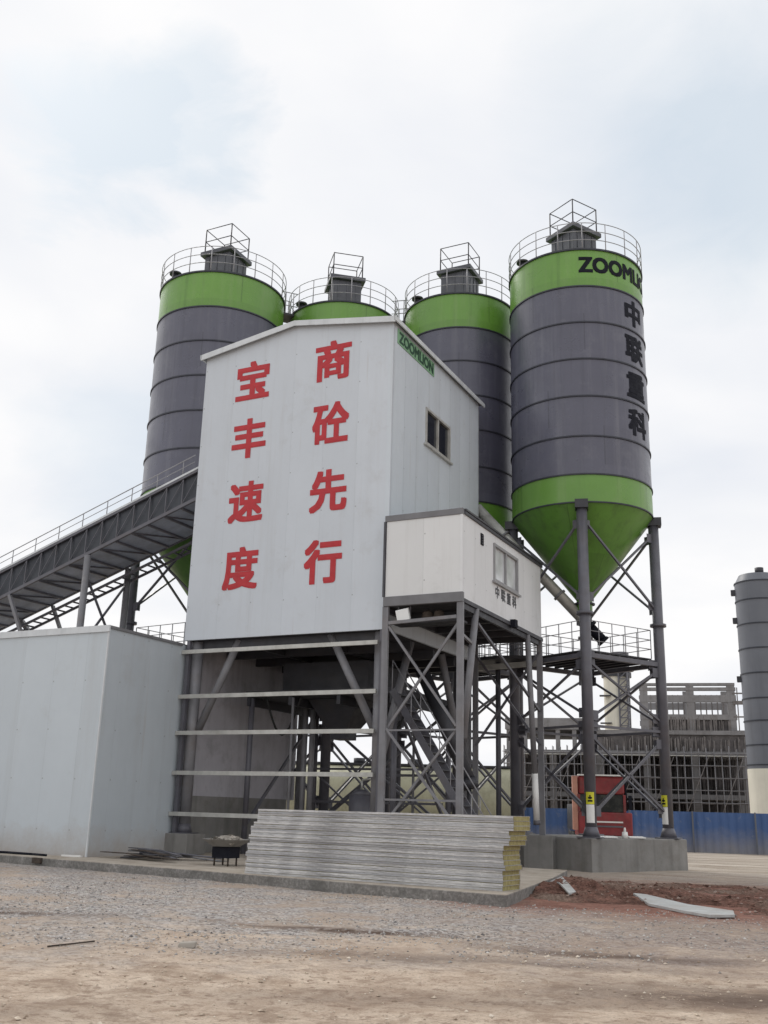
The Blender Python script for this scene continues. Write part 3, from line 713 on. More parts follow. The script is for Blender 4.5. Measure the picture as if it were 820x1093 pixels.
# stand
S = thing('cabin_stand', 'grey steel post and brace stand carrying the white cabin', 'stand', ((X0+X1)/2, (Y0+Y1)/2, .1))
for x, y, z0 in ((X0+.07, Y0+.09, .1), (X1-.10, Y0+.09, .1), (X1-.10, Y1-.15, .96), (X0+.07, Y1-.15, .1)):
    p = MB(); p.box((x-.10, y-.05, z0), (x+.10, y+.05, C0-.004)); p.build('post', 'steel_mid', S)
fy = Y0+.09; xl, xr = X0+.18, X1-.21
for a, b, w_ in (((xl, fy, 7.2), (xr, fy, 7.28), .10), ((xl, fy, 7.1), (xr, fy, 4.05), .07), ((xr, fy+.1, 7.1), (xl, fy+.1, 4.05), .07),
              ((xl, fy, 4.0), (xr, fy, 1.25), .07), ((xr, fy+.1, 4.0), (xl, fy+.1, 1.3), .07), ((xl, fy, 1.95), (xr, fy, 1.95), .06), ((xl, fy, 3.95), (xr, fy, 3.95), .05),
              ((X1-.1, fy+.2, 6.9), (X1-.1, Y1-.3, 6.9), .0)):
    if w_: MB().beam(a, b, w_).build('brace', 'steel_mid', S)
MB().tube((X1-.08, 1.0, C0-.01), (X1-.08, -.02, 3.7), .11, n=14).build('strut', 'steel_mid', S)
MB().beam((X1-.08, -.16, 6.75), (X1-.08, .62, 6.6), .08).build('brace', 'steel_mid', S)
mb = MB()
for y in (1.1, 2.4, 3.7, 5.0, 6.3): mb.box((X0+.05, y-.06, C0-.20), (X1-.12, y+.06, C0-.01))
mb.box((X1-.16, Y0+.2, C0-.18), (X1-.06, Y1-.3, C0-.008)); mb.box((X0+.02, Y0+.2, C0-.18), (X0+.12, Y1-.3, C0-.008))
mb.build('floor_frame', 'steel_dark', S)
for a, b in (((X1-.1, Y1-.3, 5.2), (X1-.1, 1.2, 7.3)), ((X1-.1, Y1-.2, 4.0), (X0+.1, Y1-.2, 7.3)), ((X1-.1, Y1-.2, 7.3), (X0+.1, Y1-.2, 4.0))):
    MB().beam(a, b, .08).build('brace', 'steel', S)
# drain pipe hanging off the cabin corner
dp = MB(); dp.tube((X1-.06, 5.95, C0-.01), (X1-.06, 6.55, 3.0), .10, n=14)
PIPE = tag(dp.build('drain_pipe', 'steel_mid'), 'slanting pipe under the rear end of the white cabin, white at its foot', 'pipe')
MB().tube((X1-.06, 6.55, 2.995), (X1-.06, 6.68, 1.45), .105, n=14).build('pipe_end', 'white', PIPE)
MB().tube((X1-.06, 6.68, 1.448), (X1-.06, 6.69, 1.30), .12, n=14).build('collar', 'steel', PIPE)
# lamp
L = thing('flood_lamp', 'small white square flood lamp hung under the front edge of the cabin', 'lamp', (8.45, -.22, 7.2))
MB().obox((8.42, -.22, 7.44), (.21, .0, .03), (0, .05, .02), (-.03, -.02, .17)).build('housing', 'lamp_white', L, bevel=.01)
mb = MB(); mb.beam((8.22, -.12, 7.28), (8.22, -.12, 7.70), .03); mb.beam((8.62, -.12, 7.28), (8.62, -.12, 7.70), .03); mb.build('bracket', 'steel', L)
# things on the ledge below the cabin
for x, r_, m_, lb in ((9.05, .20, 'brown', 'brown sack on the ledge under the cabin front, nearest the white lamp'), (9.42, .17, 'brown', 'smaller brown sack on the ledge under the cabin front, farther from the lamp')):
    mb = MB(); mb.lathe((x, .25), [(.02, 7.27), (r_*.9, 7.28), (r_, 7.40), (r_*.85, 7.55), (r_*.3, 7.62), (.02, 7.63)], 16)
    tag(mb.build('sack', m_), lb, 'sack')
mb = MB(); mb.box((xl, .0, 7.20), (xr, .62, 7.265)); mb.build('ledge', 'steel_dark', S)

# stair behind the stand
ST = thing('steel_stair', 'dark steel stair climbing under the cabin behind the cross braces', 'stair', (8.6, 2.0, .1))
a, b = Vector((7.35, 1.7, 5.35)), Vector((10.75, 1.7, .15))
for dy in (-.35, .35): MB().beam(a+Vector((0, dy, 0)), b+Vector((0, dy, 0)), .05, .22).build('stringer', 'steel', ST)
for i in range(20):
    p = a.lerp(b, (i+.5)/20); MB().box((p.x-.13, 1.38, p.z-.02), (p.x+.13, 2.02, p.z+.02)).build('tread', 'steel_dark', ST)
for dy in (-.36, .36):
    h = MB(); h.path([a+Vector((0, dy, .95)), b+Vector((0, dy, .95))], .02)
    for i in range(6): p = a.lerp(b, i/5.0); h.tube(p+Vector((0, dy, .0)), p+Vector((0, dy, .95)), .016, n=6)
    h.build('handrail', 'rail', ST)
mb = MB(); mb.tube((7.2, 4.0, 6.3), (8.9, 4.0, 2.7), .24, n=18); mb.tube((8.9, 4.0, 2.7), (9.0, 4.0, 2.4), .28, n=18)
mb.tube((8.95, 4.0, .1), (8.95, 4.0, 2.45), .08, n=10)
tag(mb.build('chute_pipe', 'steel_dark'), 'thick dark slanting chute pipe behind the stair under the cabin', 'chute')

# ------------------------------------------------------------------ sheds and conveyor
SH = thing('storage_shed', 'plain pale blue-grey clad shed left of the tower', 'shed', (-6, -1.9, .1))
SX, SY, SZ = -13.0, -3.8, 6.93
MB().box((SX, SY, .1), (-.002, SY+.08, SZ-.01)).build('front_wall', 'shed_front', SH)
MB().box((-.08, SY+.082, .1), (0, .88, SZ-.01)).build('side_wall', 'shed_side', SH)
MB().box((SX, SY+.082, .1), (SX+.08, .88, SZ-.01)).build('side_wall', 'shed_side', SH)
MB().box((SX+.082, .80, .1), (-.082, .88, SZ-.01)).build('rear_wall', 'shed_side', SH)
mb = MB(); mb.box((SX-.05, SY-.06, SZ-.17), (.05, SY-.003, SZ+.035)); mb.build('eave_trim', 'white_trim', SH)
mb = MB(); mb.box((.003, SY, SZ-.06), (.05, -.12, SZ+.03)); mb.build('eave_trim', 'grey_trim', SH)
mb = MB(); mb.box((-.03, SY-.015, .1), (.014, SY+.035, SZ-.175)); mb.build('corner_trim', 'white_trim', SH)
rm = MB()
for i in range(62):
    x = SX+i*.21; rm.box((x, SY+.002, SZ+.0), (x+.08, SY+4.70, SZ+.05))
rm.box((SX, SY+.002, SZ-.008), (-.001, SY+4.70, SZ+.006)); rm.build('roof', 'brown_roof' if 'brown_roof' in M else 'grey_trim', SH)

CV = thing('belt_conveyor', 'long inclined covered belt conveyor climbing into the tower from the left', 'conveyor', (-8, 1.1, .1))
sl = .335
zb = lambda x: 12.27+sl*x
xa, xb = -16.0, -.02
cy0, cy1 = .12, 2.45
def strip(name, y0, y1, lo, hi, m, x0=xa, x1=xb):
    mb = MB(); P = [(x0, y0, zb(x0)+lo), (x1, y0, zb(x1)+lo), (x1, y0, zb(x1)+hi), (x0, y0, zb(x0)+hi)]
    mb.prism(P, (0, y1-y0, 0)); return mb.build(name, m, CV)
strip('tray', cy0+.06, cy1-.06, -.02, .06, 'belt_under')
strip('side_hood', cy0+.12, cy0+.16, .14, 1.14, 'conv_side'); strip('side_hood', cy1-.16, cy1-.12, .14, 1.14, 'conv_side')
strip('roof_hood', cy0+.02, cy1-.02, 1.16, 1.24, 'white_trim')
strip('belt', cy0+.3, cy1-.3, .5, .54, 'rubber')
for y in (cy0, cy1-.09):
    strip('chord', y, y+.09, -.06, .07, 'steel'); strip('chord', y, y+.09, 1.04, 1.13, 'steel')
n = 22
for k in range(n):
    x = xa+(xb-xa)*k/n; x2 = xa+(xb-xa)*(k+1)/n
    MB().beam((x, cy0+.045, zb(x)+.07), (x, cy0+.045, zb(x)+1.04), .034).build('truss_post', 'steel', CV)
    MB().beam((x, cy0+.045, zb(x)+.07), (x2, cy0+.045, zb(x2)+1.04), .022).build('truss_diagonal', 'steel', CV)
    MB().beam((x, cy0+.1, zb(x)-.06), (x, cy1-.1, zb(x)-.06), .08).build('cross_bar', 'steel', CV)
    if k % 2 == 0: MB().beam((x, cy0+.1, zb(x)-.05), (x2, cy1-.1, zb(x2)-.05), .05).build('bottom_brace', 'steel', CV)
hr = MB()
for k in range(14):
    x = xa+(xb-xa)*(k+.3)/14; hr.tube((x, cy0+.06, zb(x)+1.24), (x, cy0+.06, zb(x)+1.78), .018, n=6)
hr.tube((xa, cy0+.06, zb(xa)+1.78), (xb-.3, cy0+.06, zb(xb-.3)+1.78), .02, n=6); hr.tube((xa, cy0+.06, zb(xa)+1.52), (xb-.3, cy0+.06, zb(xb-.3)+1.52), .014, n=6)
hr.build('handrail', 'rail', CV)
# side walkway on the far side of the belt
for y in (cy1-.50, cy1+.12):
    strip('walkway_rail', y, y+.06, -.62, -.52, 'steel')
for k in range(40):
    x = xa+(xb-xa)*k/40; MB().beam((x, cy1-.44, zb(x)-.57), (x, cy1+.12, zb(x)-.57), .04, .06).build('walkway_rung', 'steel', CV)
def trestle(x, spread):
    for y in (cy0+.05, cy1+.05):
        MB().tube((x, y, .1), (x, y, zb(x)-.06), .13, n=14).build('trestle_leg', 'steel_mid', CV)
    MB().beam((x, cy0, 6.9), (x, cy1, 9.9), .07).build('brace', 'steel', CV); MB().beam((x, cy1, 6.9), (x, cy0, 9.9), .07).build('brace', 'steel', CV)
trestle(-4.93, 0); trestle(-12.5, 0)
for x0_, x1_ in ((-10.5, -7.6), (-8.3, -11.2)): pass
for y in (cy0+.05, cy1+.05):
    MB().beam((-10.3, y, zb(-10.3)-.06), (-8.2, y, 6.6), .16).build('strut', 'steel_mid', CV)
    MB().beam((-7.2, y, 6.6), (-8.7, y, zb(-8.7)-.06), .12).build('strut', 'steel_mid', CV)

# ------------------------------------------------------------------ silos
ZTOP, GG, GT, GB, APEX, FLG, DECK, BAR, FT = 23.2, 21.58, 13.81, 12.73, 9.55, 8.58, 7.32, 4.65, .93
RINGS = [21.58, 20.03, 18.48, 16.94, 15.32, 13.81]
CAMV = lambda c: math.atan2(CAM.y-c[1], CAM.x-c[0])
def silo(c, rad, label, boxrot, deck=True, extra=0.0):
    c = Vector((c[0], c[1], 0)); a0 = CAMV(c)
    s = thing('silo', label, 'silo', (c.x, c.y, FT), 'cement silos around the tower')
    def lat(name, prof, m, par=None, n=96): return MB().lathe(c, prof, n).build(name, m, par or s, fixn=False)
    barrel = lat('barrel', [(rad, GT), (rad, GG)], 'silo_grey')
    tb = lat('top_band', [(rad, GG), (rad, ZTOP)], 'silo_green')
    lat('bottom_band', [(rad, GB), (rad, GT)], 'silo_green')
    lat('hopper', [(.28, APEX), (rad-.02, GB)], 'silo_green_dark')
    lat('roof_plate', [(.02, ZTOP+.35), (rad, ZTOP)], 'silo_green')
    for z in RINGS: MB().torus((c.x, c.y, z), rad-.003, .045, .055).build('ring', 'ring', s, fixn=False)
    MB().torus((c.x, c.y, ZTOP), rad-.003, .06, .07).build('ring', 'ring', s, fixn=False)
    MB().torus((c.x, c.y, GB), rad-.03, .05, .05).build('ring', 'ring', s, fixn=False)
    out = lat('outlet', [(.30, APEX-.5), (.30, APEX)], 'silo_green_dark', n=24)
    MB().torus((c.x, c.y, APEX-.12), .30, .10, .06, 24).build('outlet_flange', 'steel_dark', out, fixn=False)
    pos = []
    rl = rad-.02
    for k in range(4):
        t = a0+k*math.pi/2; d = Vector((math.cos(t), math.sin(t), 0)); p = c+d*rl; pos.append((p, d))
        lg = MB().tube((p.x, p.y, FT+.05), (p.x, p.y, GB+.02), .195, n=24).build('leg', 'steel', s)
        fl = MB(); fl.tube((p.x, p.y, FLG-.05), (p.x, p.y, FLG+.05), .30, n=24); fl.build('flange', 'steel', lg)
        ft = MB(); ft.tube((p.x, p.y, FT+.045), (p.x, p.y, FT+.36), .30, .20, n=20); ft.box((p.x-.4, p.y-.4, FT+.004), (p.x+.4, p.y+.4, FT+.045)); ft.build('foot', 'steel', lg)
        br = MB(); q = p-d*.02
        br.obox((q.x, q.y, GB-.12), d*.32, Vector((-d.y, d.x, 0))*.24, (0, 0, .16)); br.build('bracket', 'steel_dark', lg)
    def pt(k, z): p = pos[k % 4][0]; return Vector((p.x, p.y, z))
    def br_(a, b, w_=.075):
        d = (b-a).normalized(); q = MB().beam(a+d*.2, b-d*.2, w_); hx = Vector((d.x, d.y, 0)).normalized(); nn = Vector((-hx.y, hx.x, 0))
        for p_ in (a+d*.34, b-d*.34): q.obox(p_+nn*(w_/2+.006), hx*.17, nn*.006, (0, 0, .17))      # gusset plates
        q.build('brace', 'steel', s)
    for k in range(4):
        e = Vector((0, 0, 0))
        br_(pt(k, 12.15), pt(k+1, 9.1)); br_(pt(k+1, 12.15), pt(k, 9.0))
        br_(pt(k, 6.95), pt(k+1, 4.95)); br_(pt(k+1, 6.95), pt(k, 4.85))
        br_(pt(k, 4.4), pt(k+1, 1.75)); br_(pt(k+1, 4.4), pt(k, 1.6))
        br_(pt(k, BAR), pt(k+1, BAR), .09)
        br_(pt(k, DECK-.22), pt(k+1, DECK-.22), .16)
    if deck:
        poly = [(p.x-d.x*.30, p.y-d.y*.30, DECK-.03) for p, d in pos]
        dk = MB().prism(poly, (0, 0, .05)).build('platform', 'steel_dark', s)
        jo = MB()
        for i in range(7):
            u = (i+.5)/7; jo.beam(Vector(poly[0]).lerp(Vector(poly[1]), u)-Vector((0, 0, .09)), Vector(poly[3]).lerp(Vector(poly[2]), u)-Vector((0, 0, .09)), .07, .14)
        jo.build('joists', 'steel_dark', dk)
        rr = MB()
        for k in range(4):
            A, B = Vector(poly[k]), Vector(poly[(k+1) % 4])
            for z in (.40, .75, 1.12): rr.tube(A+Vector((0, 0, z)), B+Vector((0, 0, z)), .016, n=6)
            for i in range(6): q = A.lerp(B, i/5); rr.tube(q+Vector((0, 0, .05)), q+Vector((0, 0, 1.12)), .018, n=6)
        rr.build('platform_railing', 'rail', dk)
    # roof railing
    N = 18
    rad2 = rad+.03; rail = None
    for z in (1.18, .80, .42):
        rr = MB(); ring = [c+Vector((math.cos(i*math.tau/72)*rad2, math.sin(i*math.tau/72)*rad2, ZTOP+z)) for i in range(73)]
        rr.path(ring, .017, 5)
        if rail is None: rail = rr.build('railing', 'rail', s)
        else: rr.build('mid_rail', 'rail', rail)
    for i in range(N):
        t = a0+(i+.35)*math.tau/N; p = c+Vector((math.cos(t)*rad2, math.sin(t)*rad2, ZTOP))
        MB().tube(p+Vector((0, 0, .02)), p+Vector((0, 0, 1.18)), .02, n=6).build('railing_post', 'rail', rail)
    # dust filter with flat lid and cage
    cr, sr = math.cos(R(boxrot)), math.sin(R(boxrot)); ax, ay = Vector((cr, sr, 0)), Vector((-sr, cr, 0))
    H = 1.55; hb = .66; bc = c+Vector((math.cos(a0), math.sin(a0), 0))*.55
    mb = MB(); mb.obox(bc+Vector((0, 0, ZTOP+.2+H/2)), ax*hb, ay*hb, (0, 0, H/2)); bx = mb.build('dust_filter', 'dust_box', s, bevel=.02)
    MB().obox(bc+Vector((0, 0, ZTOP+.2+H+.10)), ax*(hb+.16), ay*(hb+.16), (0, 0, .10)).build('lid', 'dust_box', bx, bevel=.02)
    rb = MB()
    for i in (-1, 0, 1):
        for sgn in (-1, 1):
            rb.obox(bc+ax*(i*.42)+ay*(sgn*(hb+.015))+Vector((0, 0, ZTOP+.2+H/2)), ax*.025, ay*.014, (0, 0, H/2-.05))
            rb.obox(bc+ay*(i*.42)+ax*(sgn*(hb+.015))+Vector((0, 0, ZTOP+.2+H/2)), ay*.025, ax*.014, (0, 0, H/2-.05))
    rb.build('ribs', 'dust_box', bx)
    cg = MB(); zt = ZTOP+.2+H+.2; hc = hb+.02
    cor = [bc+ax*(i*hc)+ay*(j*hc) for i, j in ((-1,-1),(1,-1),(1,1),(-1,1))]
    for k in range(4):
        A, B = cor[k], cor[(k+1) % 4]
        cg.tube(A+Vector((0, 0, zt)), A+Vector((0, 0, zt+1.15)), .028, n=6)
        for z in (.55, 1.15): cg.tube(A+Vector((0, 0, zt+z)), B+Vector((0, 0, zt+z)), .02, n=6)
    cg.build('cage', 'steel_dark', bx)
    mb = MB(); vp = c+Vector((math.cos(a0-1.1), math.sin(a0-1.1), 0))*(rad-.35)
    mb.tube(vp+Vector((0, 0, ZTOP+.05)), vp+Vector((0, 0, ZTOP+.5)), .16, n=14); mb.tube(vp+Vector((0, 0, ZTOP+.5)), vp+Vector((0, 0, ZTOP+.58)), .26, n=14)
    mb.build('relief_valve', 'steel_dark', s)
    # concrete footing under the four legs
    fo = MB(); P = [c+d*(rl+.62) for p, d in pos]
    fo.prism([(p.x, p.y, -.6) for p in P], (0, 0, FT+.6))
    o = fo.build('footing', 'concrete', bevel=.03)
    tag(o, 'concrete footing under the '+label, 'footing', 'silo footings')
    return s, barrel, tb, a0, pos
SILOS = [((-3.31, 5.11), 2.72, 'grey and green silo farthest left, behind the conveyor', 0),
         ((.48, 9.37), 2.52, 'grey and green silo mostly hidden behind the tower roof', 40),
         ((5.75, 10.81), 2.48, 'grey and green silo between the tower and the lettered silo', 0),
         ((11.44, 9.67), 2.72, 'grey and green silo with black lettering, standing farthest right', -30)]
SO = []
for c, rad, lb, br in SILOS: SO.append(silo(c, rad, lb, br))
s4, barrel4, band4, a4, pos4 = SO[3]
c4 = Vector((11.44, 9.67, 0)); R4 = 2.72
def wrap(bm, ac, zc, kx, kz, par, name, m):
    lo = min(v.co.x for v in bm.verts)*kx; hi = max(v.co.x for v in bm.verts)*kx
    n = int((hi-lo)/.12)
    for i in range(1, n):
        x = (lo+(hi-lo)*i/n)/kx
        bmesh.ops.bisect_plane(bm, geom=bm.verts[:]+bm.edges[:]+bm.faces[:], plane_co=(x, 0, 0), plane_no=(1, 0, 0))
    def fn(u, v, h):
        t = ac+u*kx/R4; return (c4.x+math.cos(t)*(R4+.010+h), c4.y+math.sin(t)*(R4+.010+h), zc+v*kz)
    letter_obj(bm, fn, name, m, par)
bm, bw, bh = text_bm('ZOOMLION', 1.0, .045)
wrap(bm, a4+R(50), 22.52, 4.45/bw, .70/bh, band4, 'lettering', 'black')
for ch, z in zip('中联重科', (20.80, 19.25, 17.70, 16.15)):
    bm, bw, bh = text_bm(ch, 1.0, .045)
    wrap(bm, a4+R(56), z, 1.25/max(bw, bh), 1.12/bh, barrel4, 'lettering', 'black')
# warning stickers on the two near legs
for k, tt in ((0, -.05), (1, -.75)):
    p, d = pos4[k]; lg = [o for o in s4.children if o.name.startswith('leg')][k]
    def band(z0, z1, half, rr, m, nm):
        mb = MB(); t0 = a4+tt; N = 10
        vs = []
        for i in range(N+1):
            t = t0-half+2*half*i/N
            for z in (z0, z1): vs.append((p.x+math.cos(t)*rr, p.y+math.sin(t)*rr, z))
        mb.add(vs, [(2*i, 2*i+2, 2*i+3, 2*i+1) for i in range(N)], True); return mb.build(nm, m, lg, fixn=False)
    band(2.02, 2.42, .75, .200, 'yellow', 'warning_label'); band(1.42, 2.01, .75, .200, 'white', 'warning_label')
    band(2.10, 2.16, .4, .203, 'black', 'warning_mark'); band(2.18, 2.32, .12, .203, 'black', 'warning_mark'); band(2.20, 2.26, .34, .203, 'black', 'warning_mark')

# catwalks linking silo tops
for i, j, lb in ((0, 1, 'small railed catwalk joining the tops of the two left silos'), (1, 2, 'small railed catwalk joining the two middle silo tops')):
    a = Vector((*SILOS[i][0], 0)); b = Vector((*SILOS[j][0], 0)); d = (b-a).normalized(); n_ = Vector((-d.y, d.x, 0))
    A = a+d*(SILOS[i][1]+.05); B = b-d*(SILOS[j][1]+.05)
    K_ = thing('catwalk', lb, 'catwalk', (A+B)/2+Vector((0, 0, ZTOP)))
    MB().obox((A+B)/2+Vector((0, 0, ZTOP-.12)), d*((B-A).length/2+.15), n_*.4, (0, 0, .05)).build('deck', 'steel_dark', K_)
    for sg in (-1, 1):
        mb = MB()
        for z in (.3, .95): mb.tube(A-d*.2+n_*.4*sg+Vector((0, 0, ZTOP+z)), B+d*.2+n_*.4*sg+Vector((0, 0, ZTOP+z)), .02, n=6)
        for q in (A, B): mb.tube(q+n_*.4*sg+Vector((0, 0, ZTOP-.1)), q+n_*.4*sg+Vector((0, 0, ZTOP+.95)), .022, n=6)
        mb.build('handrail', 'rail', K_)

# low platform between tower, cabin and the right silo
LP = thing('access_platform', 'dark steel access platform linking the tower rear and right silo legs', 'platform', (8.3, 8.6, DECK-.3))
poly = [(6.6, 8.1, DECK-.03), (8.6, 7.6, DECK-.03), (10.2, 8.0, DECK-.03), (8.9, 8.8, DECK-.03), (8.4, 11.3, DECK-.03), (6.9, 9.0, DECK-.03)]
MB().prism([(x, y, z-.12) for x, y, z in poly], (0, 0, .12)).build('deck', 'steel_dark', LP)
mb = MB()
for A, B in zip(poly, poly[1:]+poly[:1]):
    A, B = Vector(A), Vector(B)
    for z in (.4, .75, 1.1): mb.tube(A+Vector((0, 0, z)), B+Vector((0, 0, z)), .016, n=6)
    for i in range(4): q = A.lerp(B, i/4); mb.tube(q+Vector((0, 0, 0)), q+Vector((0, 0, 1.1)), .018, n=6)
mb.build('railing', 'rail', LP)
MB().tube((8.3, 8.6, .1), (8.3, 8.6, DECK-.15), .10, n=12).build('post', 'steel', LP)
MB().tube((10.05, 8.15, -.2), (10.05, 8.15, 9.6), .07, n=10).build('post', 'steel', LP)
MB().beam((7.0, 8.2, 6.9), (10.1, 8.0, 7.0), .10, .2).build('edge_beam', 'pale_steel', LP)

# screw conveyor from the right silo to the tower
SC = thing('screw_conveyor', 'pale round screw conveyor tube sloping from the right silo outlet to the tower', 'conveyor', (9.6, 9.0, 8.6))
a, b = Vector((11.55, 9.75, 8.62)), Vector((7.55, 8.30, 13.35))
MB().tube(a, b, .21, n=24).build('tube', 'tubepaint' if 'tubepaint' in M else 'pale_steel', SC)
d = (a-b).normalized()
mb = MB(); mb.tube(a, a+d*.12, .30, n=20); mb.tube(a+d*.12, a+d*.75, .20, n=20); mb.tube(a+d*.75, a+d*.85, .24, n=20); mb.build('motor', 'black', SC)
MB().tube((11.44, 9.67, 8.6), (11.44, 9.67, 9.06), .24, n=20).build('inlet', 'steel_dark', SC)
for t in (.25, .5, .75):
    q = a.lerp(b, t); MB().tube(q-d*.04, q+d*.04, .27, n=20).build('flange', 'steel_mid', SC)
MB().tube(b+Vector((-.25, -.2, -.9)), b+Vector((-.1, -.1, .1)), .18, n=16).build('spout', 'steel_mid', SC)

# small footing block under the cabin's rear post
tag(MB().box((X1-.62, Y1-.68, -.5), (X1+.42, Y1+.38, .955)).build('post_block', 'concrete', bevel=.02), 'small concrete block under the rear corner post of the cabin', 'block')

# litter on the footing
lit = [((12.55, 7.35), .30, 'flat white scrap of sheet on the right footing, nearest the front leg'), ((13.3, 8.5), .24, 'small white scrap of sheet on the right footing near the right leg'),]
for (x, y), s_, lb in lit:
    mb = MB(); mb.obox((x, y, FT+.05), (s_, s_*.7, 0), (-.10, .13, .01), (0, 0, .018)); tag(mb.build('scrap_sheet', 'white'), lb, 'scrap')
mb = MB(); mb.tube((13.05, 8.0, FT+.01), (13.05, 8.0, FT+.22), .11, .09, n=14); mb.tube((13.05, 8.0, FT+.22), (13.05, 8.0, FT+.36), .05, .03, n=10)
tag(mb.build('white_bottle', 'white'), 'small white can standing on the concrete footing between the leg feet', 'can')

# ------------------------------------------------------------------ stack of sandwich panels
u = Vector((13.98-7.20, -6.86+6.16, 0)).normalized(); v = Vector((-u.y, u.x, 0))
org = Vector((7.20, -6.30, .1)); LEN = 6.88; WID = .86; TH = .1; NP = 15
words = ['bottom', 'second from bottom', 'third from bottom', 'fourth from bottom', 'fifth from bottom', 'sixth from bottom', 'seventh from bottom', 'middle, eighth from bottom',
         'seventh from top', 'sixth from top', 'fifth from top', 'fourth from top', 'third from top', 'second from top', 'topmost']
rs = random.Random(3)
for i in range(NP):
    z = .1+i*TH
    sh = (0, .0, .02, -.01, .04, .03, .0, .01, .03, .14, .16, .13, .24, .25, .24)[i]+rs.uniform(-.02, .02)
    shl = (0, .02, .0, .03, .0, .05, .03, .1, .08, .12, .1, .2, .3, .28, .30)[i]
    dv = rs.uniform(-.02, .02)+(.0 if i < 12 else .02)
    A = org+u*shl+v*dv; ln = LEN+sh-shl*1.0
    ang = rs.uniform(-.002, .002); uu = (u+v*ang).normalized(); vv = Vector((-uu.y, uu.x, 0))
    P = thing('sandwich_panel', words[i]+' white wool-filled sandwich panel of the stack on the concrete pad', 'wall panel', (A.x, A.y, z), 'stacked sandwich panels')
    c = A+uu*ln/2+vv*WID/2
    Z = Vector((0, 0, 1))
    MB().obox(c+Z*(z-.1+.05-.1+.1)-Z*0 if False else Vector((c.x, c.y, z+TH/2)), uu*(ln/2-.002), vv*(WID/2-.035), Z*(TH/2-.006)).build('core', 'wool', P)
    # steel skins with folded edges, long side broken into short wavy lengths
    for top in (0, 1):
        mb = MB(); n = 34
        for sgn in (-1, 1):
            for k in range(n):
                a_, b_ = k/n, (k+1)/n
                def sp_(t, hh):
                    wv = .004*math.sin(t*9+i*2.1+top)+.003*noise.noise((t*60, i*3.1, top*5.0))
                    zz_ = z+(TH-.003 if top else .003)+(0 if hh == 0 else (-(.042+wv*.55) if top else (.042+wv*.55)))
                    off = WID/2-.006+(wv*.7 if hh else 0)
                    q = A+uu*(ln*t)+vv*(WID/2+sgn*off); return (q.x, q.y, zz_)
                mb.add([sp_(a_, 0), sp_(b_, 0), sp_(b_, 1), sp_(a_, 1)], [(0, 1, 2, 3)] if sgn < 0 else [(3, 2, 1, 0)])
        zc = z+(TH-.003 if top else .003)
        mb.obox((c.x, c.y, zc), uu*ln/2, vv*(WID/2-.006), Z*.0022)
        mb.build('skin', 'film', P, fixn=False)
# ------------------------------------------------------------------ bits on the pad
for k in range(14):
    x0_ = .5+rs.uniform(-.2, 1.3); y0_ = -3.2+rs.uniform(-.55, .7); a_ = rs.uniform(-.35, .25)
    ln = rs.uniform(1.3, 2.7); z = .12+.020*k
    p = Vector((x0_, y0_, z)); q = p+Vector((math.cos(a_)*ln, math.sin(a_)*ln, rs.uniform(-.06, .03)-z*.35+.05))
    m_ = p.lerp(q, .5)+Vector((0, rs.uniform(-.1, .1), .05))
    mb = MB()
    if k % 2: mb.beam(p, m_, .20, .020); mb.beam(m_, q, .20, .020)
    else: mb.path([p, m_, q], .026, 8)
    tag(mb.build('scrap_strip', ('steel', 'steel_dark', 'steel_mid', 'brown')[k % 4]), 'steel scrap strip or rod in the low dark pile by the shed corner', 'scrap steel', 'scrap steel pile by the shed')
WB = thing('mortar_trough', 'shallow grey trough heaped with rubble on a dark stand by the panel stack', 'trough', (4.9, -3.9, .1))
wc = Vector((5.05, -4.0, 0))
mb = MB(); mb.lathe(wc, [(.02, .62), (.35, .64), (.62, .78), (.66, .78), (.38, .60), (.02, .58)], 28); mb.build('tray', 'concrete', WB, fixn=False)
mb = MB()
for i in range(60):
    a_, r_ = rs.random()*6.28, rs.random()**.6*.5; s_ = rs.uniform(.03, .09)
    mb.obox((wc.x+math.cos(a_)*r_, wc.y+math.sin(a_)*r_, .72+(.5-r_)*.25), Vector((rs.uniform(.5,1),rs.uniform(-.5,.5),rs.uniform(-.5,.5)))*s_, Vector((rs.uniform(-.5,.5),rs.uniform(.5,1),rs.uniform(-.5,.5)))*s_, Vector((rs.uniform(-.5,.5),rs.uniform(-.5,.5),rs.uniform(.4,.8)))*s_)
rb = mb.build('rubble', 'slab', WB); rb['kind'] = 'stuff'
mb = MB(); mb.box((wc.x-.28, wc.y-.25, .30), (wc.x+.28, wc.y+.25, .585)); mb.build('drum_box', 'black', WB)
for i, j in ((-1,-1),(1,-1),(1,1),(-1,1)):
    MB().tube((wc.x+i*.22, wc.y+j*.2, .1), (wc.x+i*.22, wc.y+j*.2, .30), .025, n=8).build('leg', 'brown', WB)
tag(MB().obox((-.62, -5.08, .02), (.17, -.02, 0), (.01, .07, 0), (0, 0, .075)).build('dark_brick', 'brown', bevel=.01), 'dark brick block against the edge of the concrete pad', 'brick')
tag(MB().box((-.75, -4.02, .102), (-.02, -3.93, .15)).build('white_batten', 'white'), 'short white batten on the pad at the foot of the shed corner', 'batten')
hs = MB(); hs.path([(-6.0, -4.15, .14), (-4.4, -4.2, .13), (-2.6, -4.26, .14), (-1.6, -4.3, .13), (-.95, -4.42, .13)], .035, 8)
tag(hs.build('black_hose', 'black'), 'black hose lying along the foot of the shed front', 'hose')
tag(MB().tube((11.81, -17.63, ground_z(11.81, -17.63)+.012), (11.97, -16.95, ground_z(11.97, -16.95)+.016), .010, n=8).build('thin_rod', 'brown'), 'thin brown rod lying alone on the bare sand', 'rod')
mb = MB()
